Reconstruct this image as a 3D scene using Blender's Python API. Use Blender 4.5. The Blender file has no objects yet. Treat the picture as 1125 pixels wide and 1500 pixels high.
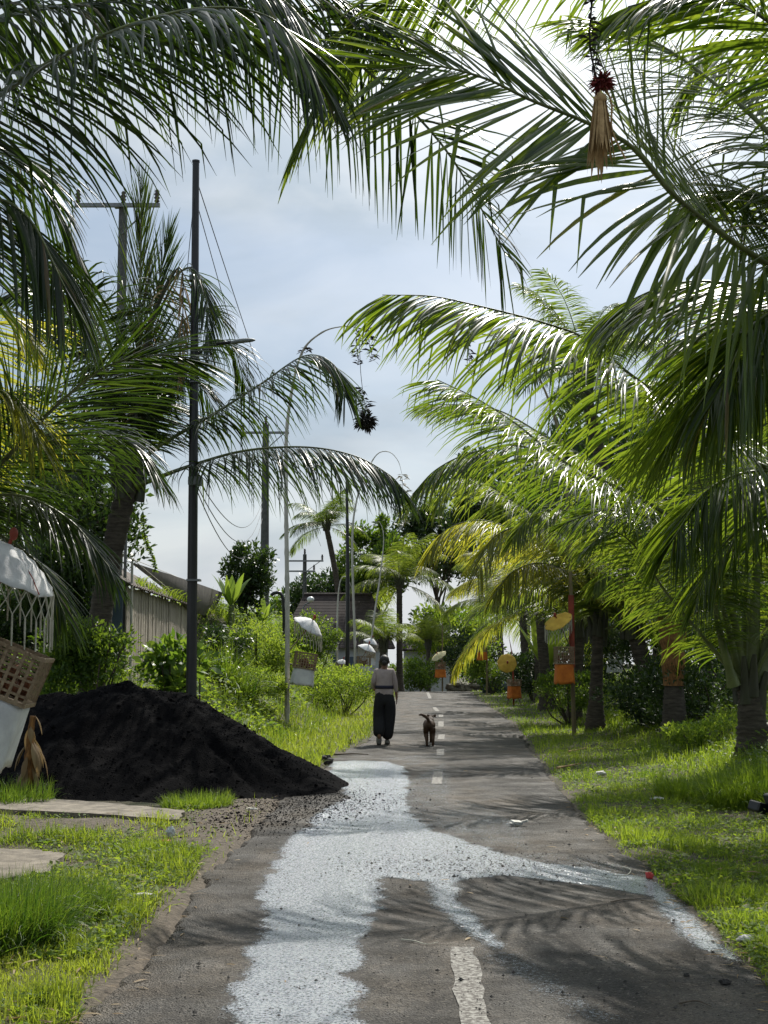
import bpy, math, random
import numpy as np
from mathutils import Vector, Matrix
rng = np.random.default_rng(7)
random.seed(7)
S = bpy.context.scene
COL = S.collection
R = math.radians
# ------------------------------------------------------------------ camera
F = 2083.3; CX, CY = 562.5, 750.0; CAMH = 1.6; TH = math.atan(215 / F)
cam = bpy.data.cameras.new('camera'); camo = bpy.data.objects.new('camera', cam); COL.objects.link(camo)
cam.sensor_fit = 'VERTICAL'; cam.sensor_height = 36; cam.lens = 50; cam.clip_start = .05; cam.clip_end = 3000
camo.location = (0, 0, CAMH); camo.rotation_euler = (math.pi / 2 + TH, 0, 0); S.camera = camo

def ray(px, py):
    u = (px - CX) / F; v = -(py - CY) / F
    return np.array([u, math.cos(TH) - math.sin(TH) * v, math.sin(TH) + math.cos(TH) * v])
def at(px, py, Y):
    r = ray(px, py); return np.array([0, 0, CAMH]) + r * (Y / r[1])
def gnd(px, py, z=0.0):
    r = ray(px, py); return np.array([0, 0, CAMH]) + r * ((z - CAMH) / r[2])

# ------------------------------------------------------------------ world, sun
SUN_EL, SUN_AZ = R(47), R(16)          # azimuth to the right of the view (+Y)
w = bpy.data.worlds.new('World'); S.world = w; w.use_nodes = True
nt = w.node_tree; nt.nodes.clear()
def N(nt, t, **k):
    n = nt.nodes.new(t)
    for a, b in k.items():
        if a.startswith('i_'):
            n.inputs[a[2:].replace('_', ' ')].default_value = b
        else: setattr(n, a, b)
    return n
def L(nt, a, b): nt.links.new(a, b)
sky = N(nt, 'ShaderNodeTexSky'); sky.sky_type = 'NISHITA'; sky.sun_disc = False
sky.sun_elevation = SUN_EL; sky.sun_rotation = SUN_AZ; sky.air_density = 1.0; sky.dust_density = .9; sky.ozone_density = 1.0
tc = N(nt, 'ShaderNodeTexCoord'); mp = N(nt, 'ShaderNodeMapping'); mp.inputs['Scale'].default_value = (1.0, 1.0, 2.6)
mp.inputs['Location'].default_value = (0.35, 0.1, 0.25)
L(nt, tc.outputs['Generated'], mp.inputs['Vector'])
n1 = N(nt, 'ShaderNodeTexNoise'); n1.inputs['Scale'].default_value = 3.6; n1.inputs['Detail'].default_value = 7; n1.inputs['Roughness'].default_value = .55
L(nt, mp.outputs[0], n1.inputs['Vector'])
sx = N(nt, 'ShaderNodeSeparateXYZ'); L(nt, tc.outputs['Generated'], sx.inputs[0])
hz = N(nt, 'ShaderNodeMapRange'); hz.inputs['From Min'].default_value = .14; hz.inputs['From Max'].default_value = .46; hz.inputs['To Min'].default_value = -.17; hz.inputs['To Max'].default_value = .24
L(nt, sx.outputs['Z'], hz.inputs['Value'])
hz2 = N(nt, 'ShaderNodeMapRange'); hz2.inputs['From Min'].default_value = .19; hz2.inputs['From Max'].default_value = 0.0; hz2.inputs['To Min'].default_value = 0; hz2.inputs['To Max'].default_value = .42
L(nt, sx.outputs['Z'], hz2.inputs['Value'])
ad = N(nt, 'ShaderNodeMath', operation='ADD'); L(nt, n1.outputs['Fac'], ad.inputs[0]); L(nt, hz.outputs[0], ad.inputs[1])
ad2 = N(nt, 'ShaderNodeMath', operation='ADD'); L(nt, ad.outputs[0], ad2.inputs[0]); L(nt, hz2.outputs[0], ad2.inputs[1])
cr = N(nt, 'ShaderNodeValToRGB'); cr.color_ramp.elements[0].position = .42; cr.color_ramp.elements[1].position = .62
cr.color_ramp.elements[0].color = (.55, .55, .55, 1); cr.color_ramp.elements[1].color = (.97, .97, .97, 1)
L(nt, ad2.outputs[0], cr.inputs[0])
mx = N(nt, 'ShaderNodeMix', data_type='RGBA'); L(nt, cr.outputs[0], mx.inputs[0]); L(nt, sky.outputs[0], mx.inputs[6])
nc = N(nt, 'ShaderNodeTexNoise'); nc.inputs['Scale'].default_value = 5.5; nc.inputs['Detail'].default_value = 6; nc.inputs['Roughness'].default_value = .5; nc.inputs['Distortion'].default_value = .4
L(nt, mp.outputs[0], nc.inputs['Vector']); nd = N(nt, 'ShaderNodeMath', operation='ADD'); L(nt, nc.outputs['Fac'], nd.inputs[0]); L(nt, hz2.outputs[0] if 'hz2' in globals() else nc.outputs['Fac'], nd.inputs[1])
cc = N(nt, 'ShaderNodeValToRGB'); cc.color_ramp.elements[0].position = .38; cc.color_ramp.elements[1].position = .78
cc.color_ramp.elements[0].color = (.40, .52, .64, 1); cc.color_ramp.elements[1].color = (.93, .97, 1, 1); L(nt, nd.outputs[0], cc.inputs[0])
cs = N(nt, 'ShaderNodeVectorMath', operation='SCALE'); L(nt, cc.outputs[0], cs.inputs[0]); cs.inputs['Scale'].default_value = 7.6; L(nt, cs.outputs[0], mx.inputs[7])
sdv = (math.sin(SUN_AZ) * math.cos(SUN_EL), math.cos(SUN_AZ) * math.cos(SUN_EL), math.sin(SUN_EL))
dt = N(nt, 'ShaderNodeVectorMath', operation='DOT_PRODUCT'); L(nt, tc.outputs['Generated'], dt.inputs[0]); dt.inputs[1].default_value = sdv
mxx = N(nt, 'ShaderNodeMath', operation='MAXIMUM'); L(nt, dt.outputs['Value'], mxx.inputs[0]); mxx.inputs[1].default_value = 0
pw = N(nt, 'ShaderNodeMath', operation='POWER'); L(nt, mxx.outputs[0], pw.inputs[0]); pw.inputs[1].default_value = 14
pm = N(nt, 'ShaderNodeMath', operation='MULTIPLY'); L(nt, pw.outputs[0], pm.inputs[0]); pm.inputs[1].default_value = 26     # bright veil of thin cloud round the sun
vs = N(nt, 'ShaderNodeMix', data_type='RGBA', blend_type='ADD'); vs.inputs[0].default_value = 1; L(nt, mx.outputs[2], vs.inputs[6]); L(nt, pm.outputs[0], vs.inputs[7]); mx = vs
bg = N(nt, 'ShaderNodeBackground'); bg.inputs['Strength'].default_value = .095
L(nt, mx.outputs[2], bg.inputs['Color']); wo = N(nt, 'ShaderNodeOutputWorld'); L(nt, bg.outputs[0], wo.inputs['Surface'])
sl = bpy.data.lights.new('sun', 'SUN'); sl.energy = 5.0; sl.angle = R(.6); sl.color = (1, .95, .86)
so = bpy.data.objects.new('sun', sl); COL.objects.link(so)
sd = Vector((math.sin(SUN_AZ) * math.cos(SUN_EL), math.cos(SUN_AZ) * math.cos(SUN_EL), math.sin(SUN_EL)))
so.rotation_euler = sd.to_track_quat('Z', 'Y').to_euler(); so.location = (0, 0, 30)
S.view_settings.view_transform = 'Standard'; S.view_settings.look = 'None'; S.view_settings.exposure = .08; S.view_settings.gamma = 1
S.cycles.max_bounces = 6; S.cycles.diffuse_bounces = 3; S.cycles.glossy_bounces = 3; S.cycles.transmission_bounces = 4; S.cycles.transparent_max_bounces = 4
S.cycles.use_denoising = True; S.cycles.caustics_reflective = False; S.cycles.caustics_refractive = False; S.cycles.sample_clamp_indirect = 4

# ------------------------------------------------------------------ materials
def mat(name, col, col2=None, rough=.7, nscale=8, bump=0, bscale=40, metal=0, spec=.5, detail=5, coords='Object', lo=.35, hi=.65, aniso=None, coat=0):
    m = bpy.data.materials.new(name); m.use_nodes = True; nt = m.node_tree
    b = nt.nodes['Principled BSDF']; b.inputs['Roughness'].default_value = rough; b.inputs['Metallic'].default_value = metal
    b.inputs['Specular IOR Level'].default_value = spec
    tc = N(nt, 'ShaderNodeTexCoord'); vec = tc.outputs[coords]
    if aniso:
        mp = N(nt, 'ShaderNodeMapping'); mp.inputs['Scale'].default_value = aniso; L(nt, vec, mp.inputs[0]); vec = mp.outputs[0]
    if col2 is None: col2 = tuple(c * .7 for c in col)
    n = N(nt, 'ShaderNodeTexNoise'); n.inputs['Scale'].default_value = nscale; n.inputs['Detail'].default_value = detail; n.inputs['Roughness'].default_value = .65
    L(nt, vec, n.inputs['Vector'])
    r = N(nt, 'ShaderNodeValToRGB'); r.color_ramp.elements[0].position = lo; r.color_ramp.elements[1].position = hi
    r.color_ramp.elements[0].color = (*col2, 1); r.color_ramp.elements[1].color = (*col, 1)
    L(nt, n.outputs['Fac'], r.inputs[0]); L(nt, r.outputs[0], b.inputs['Base Color'])
    if bump:
        n2 = N(nt, 'ShaderNodeTexNoise'); n2.inputs['Scale'].default_value = bscale; n2.inputs['Detail'].default_value = 4
        L(nt, vec, n2.inputs['Vector'])
        bp = N(nt, 'ShaderNodeBump'); bp.inputs['Strength'].default_value = bump; bp.inputs['Distance'].default_value = .02
        L(nt, n2.outputs['Fac'], bp.inputs['Height']); L(nt, bp.outputs[0], b.inputs['Normal'])
    return m
def leafmat(name, c0, c1, t0, t1, trans=.4, rough=.38, spec=.5, c2=None):
    """c0..c1 reflective tints, t0..t1 light passing through; 'tint' varies leaf by leaf"""
    m = bpy.data.materials.new(name); m.use_nodes = True; nt = m.node_tree
    b = nt.nodes['Principled BSDF']; b.inputs['Roughness'].default_value = rough; b.inputs['Specular IOR Level'].default_value = spec
    a = N(nt, 'ShaderNodeAttribute', attribute_name='tint')
    oi = N(nt, 'ShaderNodeObjectInfo'); mr = N(nt, 'ShaderNodeMath', operation='MULTIPLY_ADD'); L(nt, oi.outputs['Random'], mr.inputs[0]); mr.inputs[1].default_value = .3; mr.inputs[2].default_value = -.15
    s = N(nt, 'ShaderNodeMath', operation='ADD'); s.use_clamp = True; L(nt, a.outputs['Fac'], s.inputs[0]); L(nt, mr.outputs[0], s.inputs[1])
    r = N(nt, 'ShaderNodeValToRGB'); e = r.color_ramp.elements; e[0].color = (*c0, 1); e[0].position = 0; e[1].color = (*c1, 1); e[1].position = .85 if not c2 else .92
    if c2: x = e.new(1.0); x.color = (*c2, 1)
    L(nt, s.outputs[0], r.inputs[0]); L(nt, r.outputs[0], b.inputs['Base Color'])
    r2 = N(nt, 'ShaderNodeValToRGB'); e = r2.color_ramp.elements; e[0].color = (*t0, 1); e[1].color = (*t1, 1); L(nt, s.outputs[0], r2.inputs[0])
    t = N(nt, 'ShaderNodeBsdfTranslucent'); L(nt, r2.outputs[0], t.inputs['Color'])
    mxs = N(nt, 'ShaderNodeMixShader'); mxs.inputs[0].default_value = trans
    L(nt, b.outputs[0], mxs.inputs[1]); L(nt, t.outputs[0], mxs.inputs[2]); L(nt, mxs.outputs[0], nt.nodes['Material Output'].inputs['Surface'])
    return m
M = {}
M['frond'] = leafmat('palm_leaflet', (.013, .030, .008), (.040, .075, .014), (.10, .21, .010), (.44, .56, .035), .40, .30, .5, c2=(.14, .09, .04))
M['frond_shade'] = leafmat('palm_leaflet_shade_tone', (.008, .018, .006), (.020, .040, .010), (.025, .065, .005), (.12, .20, .012), .30, .32, .5, c2=(.12, .08, .035))  # darker leaflet copy, shade of the left boughs put into the colour
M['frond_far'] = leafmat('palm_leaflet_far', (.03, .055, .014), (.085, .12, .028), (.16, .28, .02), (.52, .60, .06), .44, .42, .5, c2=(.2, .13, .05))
M['frond_dry'] = leafmat('dry_palm_leaflet', (.20, .13, .06), (.34, .25, .13), (.3, .2, .08), (.45, .33, .15), .3, .6, .3)
M['frond_yellow'] = leafmat('yellowing_palm_leaflet', (.05, .075, .014), (.15, .17, .03), (.36, .42, .03), (.75, .68, .06), .48, .4, .5)
M['rachis'] = mat('palm_rachis', (.16, .19, .06), (.07, .085, .03), .45, 3)
M['rachis_dark'] = mat('palm_rachis_dark', (.05, .055, .025), (.03, .03, .015), .5, 3)
M['trunk'] = mat('palm_trunk', (.105, .088, .066), (.035, .028, .02), .9, 5, .8, 25, aniso=(1, 1, 5))
M['sheath'] = mat('palm_fibre_sheath', (.38, .19, .06), (.12, .055, .02), .9, 9, .6, 40, aniso=(4, 4, 1))
M['grass'] = leafmat('lawn_grass', (.06, .10, .016), (.17, .22, .03), (.14, .25, .014), (.52, .62, .05), .48, .5, .3, c2=(.34, .27, .12))
M['grass_tall'] = leafmat('tall_grass', (.03, .075, .012), (.12, .19, .03), (.08, .2, .012), (.38, .5, .04), .42, .4, .4)
M['grass_shade'] = leafmat('verge_grass', (.045, .095, .014), (.15, .22, .03), (.14, .27, .012), (.50, .64, .045), .48, .5, .3, c2=(.34, .27, .12))
M['weed'] = leafmat('weed_leaf', (.035, .08, .015), (.13, .20, .035), (.14, .28, .015), (.50, .62, .06), .45, .62, .2)
M['bushleaf'] = leafmat('bush_leaf', (.025, .06, .013), (.08, .135, .025), (.10, .21, .014), (.36, .5, .04), .4, .5, .35)
M['darkleaf'] = leafmat('dark_tree_leaf', (.012, .03, .01), (.035, .065, .018), (.03, .08, .01), (.12, .2, .02), .28, .42, .45)
M['broadleaf'] = leafmat('broad_leaf', (.05, .11, .02), (.13, .21, .04), (.16, .3, .02), (.42, .56, .06), .42, .33, .5)
M['bark'] = mat('tree_bark', (.13, .10, .075), (.05, .04, .03), .9, 12, .7, 40)
M['blackmetal'] = mat('black_painted_steel', (.012, .013, .015), (.02, .02, .02), .4, 4)
M['concrete_pole'] = mat('concrete_pole', (.11, .115, .11), (.06, .065, .06), .85, 8, .2, 60)
M['steel'] = mat('galvanised_steel', (.22, .23, .24), (.14, .15, .15), .5, 6, metal=.5)
M['porcelain'] = mat('brown_porcelain', (.05, .025, .018), (.03, .015, .01), .25, 3)
M['bamboo_pale'] = mat('weathered_bamboo', (.62, .60, .54), (.42, .40, .34), .6, 5, aniso=(1, 1, .3))
M['bamboo_brown'] = mat('bamboo', (.24, .19, .09), (.13, .10, .05), .55, 5, aniso=(1, 1, .3))
M['bamboo_red'] = mat('red_wrapped_bamboo', (.33, .05, .02), (.18, .03, .015), .6, 6)
M['weave'] = mat('woven_bamboo_strip', (.36, .27, .17), (.17, .11, .06), .65, 30)
M['white_cloth'] = mat('white_cloth', (.74, .74, .74), (.56, .56, .57), .85, 5, .15, 90)
M['orange_cloth'] = mat('orange_cloth', (.72, .22, .025), (.52, .13, .015), .85, 5, .15, 90)
M['yellow_cloth'] = mat('yellow_cloth', (.78, .52, .08), (.60, .36, .05), .8, 6)
M['cream_cloth'] = mat('cream_cloth', (.72, .66, .42), (.5, .42, .2), .8, 6)
M['string'] = mat('white_string', (.62, .60, .5), (.4, .38, .3), .8, 6)
M['dry_offering'] = mat('dry_offering', (.30, .12, .055), (.09, .035, .02), .9, 25, .8, 60)
M['dried_leaf'] = mat('dried_palm_strip', (.52, .36, .17), (.28, .17, .07), .8, 15)
M['red_flower'] = mat('red_flower', (.24, .03, .025), (.09, .012, .012), .8, 30)
M['dark_bunch'] = mat('dark_dried_bunch', (.03, .024, .016), (.012, .01, .008), .9, 20)
M['skin'] = mat('skin', (.24, .125, .075), (.2, .1, .06), .55, 5)
M['hair'] = mat('dark_hair', (.018, .012, .01), (.01, .008, .007), .5, 30, .3, 120)
M['shirt'] = mat('dusty_pink_shirt', (.47, .385, .37), (.36, .29, .28), .85, 6, .3, 30)
M['belt'] = mat('navy_sash', (.02, .018, .045), (.012, .012, .03), .7, 8)
M['trousers'] = mat('black_trousers', (.008, .008, .011), (.014, .014, .016), .85, 8, .3, 30)
M['shoe'] = mat('grey_shoe', (.26, .25, .23), (.14, .13, .12), .7, 20)
M['sole'] = mat('dark_sole', (.04, .035, .03), None, .8)
M['dog'] = mat('brown_dog_fur', (.10, .048, .022), (.05, .025, .012), .65, 14, .4, 120)
M['plank'] = mat('weathered_plank', (.46, .40, .32), (.22, .19, .15), .85, 4, .3, 30, aniso=(3, 3, .4))
M['bluewall'] = mat('blue_grey_plaster', (.10, .14, .19), (.07, .10, .14), .85, 4)
M['tarp'] = mat('grey_tarpaulin', (.15, .13, .12), (.08, .075, .07), .7, 3, .3, 8)
M['shade_net'] = mat('pale_shade_net', (.42, .38, .37), (.25, .22, .22), .8, 6, .3, 20)
M['rust_roof'] = mat('rusty_roof_sheet', (.12, .085, .06), (.05, .035, .03), .8, 6)
M['tile'] = mat('brown_roof_tile', (.05, .034, .03), (.025, .018, .016), .85, 3, .2, 20)
M['plaster'] = mat('white_plaster', (.62, .64, .66), (.48, .5, .52), .85, 2)
M['stone'] = mat('mossy_stone', (.22, .20, .15), (.09, .085, .06), .9, 6, .8, 20)
M['slab'] = mat('worn_concrete_slab', (.27, .235, .185), (.10, .085, .065), .9, 5, .3, 60)
M['pebble'] = mat('dark_grit', (.05, .045, .04), (.02, .018, .016), .85, 15)
M['twig'] = mat('twig_bark', (.12, .09, .06), (.06, .045, .03), .85, 20)
M['paper'] = mat('crumpled_paper', (.68, .67, .63), (.45, .44, .4), .8, 20)
M['plastic'] = mat('clear_plastic_cup', (.7, .74, .75), (.5, .55, .56), .2, 20)
M['red_paper'] = mat('red_wrapper', (.62, .06, .05), (.45, .04, .04), .6, 20)
M['greentarp'] = mat('green_tarpaulin', (.02, .06, .05), (.012, .03, .03), .6, 6)
M['teal'] = mat('teal_cover', (.05, .22, .18), (.03, .13, .11), .5, 6)
M['lampglass'] = mat('white_globe', (.68, .70, .70), (.6, .62, .62), .4, 4)
M['lamphead'] = mat('grey_lamp_head', (.26, .28, .29), (.18, .2, .2), .45, 4)

# road material: worn asphalt with aggregate, brown dirt, damp patches, cracks
def road_material():
    m = bpy.data.materials.new('worn_asphalt'); m.use_nodes = True; nt = m.node_tree; b = nt.nodes['Principled BSDF']
    g = N(nt, 'ShaderNodeNewGeometry'); P = g.outputs['Position']
    def noise(sc, det=5, ro=.6, mapping=None):
        v = P
        if mapping:
            q = N(nt, 'ShaderNodeMapping'); q.inputs['Scale'].default_value = mapping; L(nt, P, q.inputs[0]); v = q.outputs[0]
        n = N(nt, 'ShaderNodeTexNoise'); n.inputs['Scale'].default_value = sc; n.inputs['Detail'].default_value = det; n.inputs['Roughness'].default_value = ro
        L(nt, v, n.inputs['Vector']); return n.outputs['Fac']
    def ramp(f, p0, c0, p1, c1):
        r = N(nt, 'ShaderNodeValToRGB'); e = r.color_ramp.elements; e[0].position = p0; e[1].position = p1
        e[0].color = (*c0, 1) if isinstance(c0, tuple) else (c0,) * 3 + (1,); e[1].color = (*c1, 1) if isinstance(c1, tuple) else (c1,) * 3 + (1,)
        L(nt, f, r.inputs[0]); return r.outputs[0]
    def mix(f, a, c, mode='MIX'):
        x = N(nt, 'ShaderNodeMix', data_type='RGBA', blend_type=mode)
        if hasattr(f, 'links'): L(nt, f, x.inputs[0])
        else: x.inputs[0].default_value = f
        for k, s in ((6, a), (7, c)):
            if hasattr(s, 'links'): L(nt, s, x.inputs[k])
            else: x.inputs[k].default_value = (*s, 1)
        return x.outputs[2]
    base = ramp(noise(.9, 6, .62), .34, (.019, .017, .0145), .66, (.078, .069, .058))
    dirt = mix(ramp(noise(.5, 7, .7, (1.6, .7, 1)), .48, 0., .62, .75), base, (.115, .092, .068))
    fine = ramp(noise(150, 3, .85), .34, .35, .66, 1.75)
    c = mix(1.0, dirt, fine, 'MULTIPLY')
    c = mix(1.0, c, ramp(noise(48, 3, .8), .36, .55, .64, 1.4), 'MULTIPLY')
    vor = N(nt, 'ShaderNodeTexVoronoi'); vor.inputs['Scale'].default_value = 75; L(nt, P, vor.inputs['Vector'])
    c = mix(ramp(vor.outputs['Color'], .82, 0., .9, .6), c, (.20, .175, .145))
    vor3 = N(nt, 'ShaderNodeTexVoronoi'); vor3.inputs['Scale'].default_value = 42; L(nt, P, vor3.inputs['Vector'])
    c = mix(ramp(vor3.outputs['Color'], .80, 0., .86, .7), c, (.03, .026, .022))
    vor2 = N(nt, 'ShaderNodeTexVoronoi', feature='DISTANCE_TO_EDGE'); vor2.inputs['Scale'].default_value = 1.1
    q = N(nt, 'ShaderNodeVectorMath', operation='ADD'); nn = N(nt, 'ShaderNodeTexNoise'); nn.inputs['Scale'].default_value = 3; L(nt, P, nn.inputs['Vector']); L(nt, P, q.inputs[0]); L(nt, nn.outputs['Color'], q.inputs[1]); L(nt, q.outputs[0], vor2.inputs['Vector'])
    crk = ramp(vor2.outputs['Distance'], .0, .55, .012, 0.)
    cm = N(nt, 'ShaderNodeMath', operation='MULTIPLY'); L(nt, crk, cm.inputs[0]); L(nt, ramp(noise(.6, 3), .52, 0., .6, 1.), cm.inputs[1])
    c = mix(cm.outputs[0], c, (.02, .017, .014))
    L(nt, c, b.inputs['Base Color'])
    L(nt, ramp(noise(2.2, 5), .35, .62, .65, .92), b.inputs['Roughness']); b.inputs['Specular IOR Level'].default_value = .35
    bp = N(nt, 'ShaderNodeBump'); bp.inputs['Strength'].default_value = 1; bp.inputs['Distance'].default_value = .012
    v4 = N(nt, 'ShaderNodeTexVoronoi'); v4.inputs['Scale'].default_value = 95; L(nt, P, v4.inputs['Vector'])
    L(nt, v4.outputs['Distance'], bp.inputs['Height'])
    bp2 = N(nt, 'ShaderNodeBump'); bp2.inputs['Strength'].default_value = .6; bp2.inputs['Distance'].default_value = .05; L(nt, noise(3.5, 6), bp2.inputs['Height']); L(nt, bp.outputs[0], bp2.inputs['Normal'])
    L(nt, bp2.outputs[0], b.inputs['Normal'])
    return m
M['road'] = road_material()
def water_material():
    m = bpy.data.materials.new('shallow_running_water'); m.use_nodes = True; nt = m.node_tree; b = nt.nodes['Principled BSDF']
    g = N(nt, 'ShaderNodeNewGeometry'); P = g.outputs['Position']
    b.inputs['Roughness'].default_value = .17; b.inputs['IOR'].default_value = 1.6; b.inputs['Specular IOR Level'].default_value = 1.0
    def noise(sc, d, ro=.7):
        n = N(nt, 'ShaderNodeTexNoise'); n.inputs['Scale'].default_value = sc; n.inputs['Detail'].default_value = d; n.inputs['Roughness'].default_value = ro; L(nt, P, n.inputs['Vector']); return n.outputs['Fac']
    r = N(nt, 'ShaderNodeValToRGB'); e = r.color_ramp.elements; e[0].position = .40; e[1].position = .54; e[0].color = (.13, .16, .195, 1); e[1].color = (.62, .67, .73, 1); L(nt, noise(70, 3, .8), r.inputs[0]); L(nt, r.outputs[0], b.inputs['Base Color'])  # pale speckle in the base colour stands in for sky glare and sparkle
    bp = N(nt, 'ShaderNodeBump'); bp.inputs['Strength'].default_value = 1; bp.inputs['Distance'].default_value = .016; L(nt, noise(75, 4, .85), bp.inputs['Height'])
    v = N(nt, 'ShaderNodeTexVoronoi'); v.inputs['Scale'].default_value = 110; L(nt, P, v.inputs['Vector'])
    b2 = N(nt, 'ShaderNodeBump'); b2.inputs['Strength'].default_value = 1; b2.inputs['Distance'].default_value = .004; L(nt, v.outputs['Distance'], b2.inputs['Height']); L(nt, bp.outputs[0], b2.inputs['Normal']); L(nt, b2.outputs[0], b.inputs['Normal'])
    a = N(nt, 'ShaderNodeAttribute', attribute_name='tint'); q = N(nt, 'ShaderNodeMath', operation='MULTIPLY_ADD'); L(nt, noise(62, 4, .9), q.inputs[0]); q.inputs[1].default_value = .40; q.inputs[2].default_value = -.19
    h = N(nt, 'ShaderNodeMath', operation='ADD'); L(nt, a.outputs['Fac'], h.inputs[0]); L(nt, q.outputs[0], h.inputs[1]); st = N(nt, 'ShaderNodeMath', operation='GREATER_THAN'); L(nt, h.outputs[0], st.inputs[0]); st.inputs[1].default_value = 0
    t = N(nt, 'ShaderNodeBsdfTransparent'); x = N(nt, 'ShaderNodeMixShader'); L(nt, st.outputs[0], x.inputs[0]); L(nt, t.outputs[0], x.inputs[1]); L(nt, b.outputs[0], x.inputs[2]); L(nt, x.outputs[0], nt.nodes['Material Output'].inputs['Surface'])
    return m
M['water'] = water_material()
def paint_material():
    m = mat('worn_road_paint', (.30, .29, .26), (.07, .06, .05), .75, 34, .5, 90, lo=.44, hi=.60, coords='Object'); return m
M['paint'] = paint_material()
def ground_material():
    m = bpy.data.materials.new('soil_and_turf'); m.use_nodes = True; nt = m.node_tree; b = nt.nodes['Principled BSDF']; b.inputs['Roughness'].default_value = .95
    g = N(nt, 'ShaderNodeNewGeometry'); P = g.outputs['Position']
    def noise(sc, d=5):
        n = N(nt, 'ShaderNodeTexNoise'); n.inputs['Scale'].default_value = sc; n.inputs['Detail'].default_value = d; n.inputs['Roughness'].default_value = .65; L(nt, P, n.inputs['Vector']); return n.outputs['Fac']
    r = N(nt, 'ShaderNodeValToRGB'); e = r.color_ramp.elements; e[0].position = .35; e[1].position = .65; e[0].color = (.035, .045, .014, 1); e[1].color = (.12, .10, .065, 1); L(nt, noise(2.5, 7), r.inputs[0])
    a = N(nt, 'ShaderNodeAttribute', attribute_name='tint'); mx = N(nt, 'ShaderNodeMix', data_type='RGBA'); L(nt, a.outputs['Fac'], mx.inputs[0]); L(nt, r.outputs[0], mx.inputs[6])
    r2 = N(nt, 'ShaderNodeValToRGB'); e = r2.color_ramp.elements; e[0].position = .3; e[1].position = .75; e[0].color = (.045, .036, .028, 1); e[1].color = (.22, .18, .135, 1); L(nt, noise(22, 6), r2.inputs[0]); L(nt, r2.outputs[0], mx.inputs[7])
    L(nt, mx.outputs[2], b.inputs['Base Color'])
    bp = N(nt, 'ShaderNodeBump'); bp.inputs['Strength'].default_value = .9; bp.inputs['Distance'].default_value = .03; L(nt, noise(45, 4), bp.inputs['Height']); L(nt, bp.outputs[0], b.inputs['Normal'])
    return m
M['ground'] = ground_material()
M['sand'] = mat('black_volcanic_sand', (.0045, .0042, .005), (.0018, .0018, .0024), .95, 20, .9, 55, spec=.05)

# ------------------------------------------------------------------ mesh helpers
def nrm(v): return v / np.maximum(np.linalg.norm(v, axis=-1, keepdims=True), 1e-9)
class MB:
    def __init__(s): s.V = []; s.F = []; s.n = 0
    def add(s, V, Fc, mi=0, tint=.5):
        V = np.asarray(V, float).reshape(-1, 3); Fc = np.asarray(Fc, np.int64)
        t = np.broadcast_to(np.asarray(tint, float), (len(V),)) if np.ndim(tint) <= 1 else tint
        s.V.append((V, t)); s.F.append((Fc + s.n, mi)); s.n += len(V); return s
    def build(s, name, mats, parent=None, org=(0, 0, 0), smooth=True):
        me = bpy.data.meshes.new(name)
        V = np.concatenate([a for a, b in s.V]) - np.asarray(org, float); T = np.concatenate([b for a, b in s.V])
        loops = np.concatenate([f.reshape(-1) for f, m in s.F]); tot = np.concatenate([np.full(len(f), f.shape[1]) for f, m in s.F]); mi = np.concatenate([np.full(len(f), m) for f, m in s.F])
        start = np.concatenate([[0], np.cumsum(tot)[:-1]])
        me.vertices.add(len(V)); me.vertices.foreach_set('co', V.astype(np.float32).reshape(-1))
        me.loops.add(len(loops)); me.loops.foreach_set('vertex_index', loops.astype(np.int32))
        me.polygons.add(len(tot)); me.polygons.foreach_set('loop_start', start.astype(np.int32)); me.polygons.foreach_set('loop_total', tot.astype(np.int32))
        me.polygons.foreach_set('material_index', mi.astype(np.int32)); me.polygons.foreach_set('use_smooth', np.full(len(tot), smooth))
        at_ = me.attributes.new('tint', 'FLOAT', 'POINT'); at_.data.foreach_set('value', T.astype(np.float32))
        me.update(calc_edges=True)
        for m in (mats if isinstance(mats, (list, tuple)) else [mats]): me.materials.append(m)
        o = bpy.data.objects.new(name, me); COL.objects.link(o)
        if parent is not None: o.parent = parent
        else: o.location = org
        return o
def tag(o, label=None, cat=None, group=None, kind=None):
    if label: o['label'] = label
    if cat: o['category'] = cat
    if group: o['group'] = group
    if kind: o['kind'] = kind
    return o
def empty(name, loc, label=None, cat=None, group=None):
    o = bpy.data.objects.new(name, None); COL.objects.link(o); o.location = loc; o.empty_display_size = .2
    return tag(o, label, cat, group)
def copy_tree(o, parent=None):
    c = o.copy(); COL.objects.link(c)
    if parent is not None: c.parent = parent
    for ch in list(o.children): copy_tree(ch, c)
    return c
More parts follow.
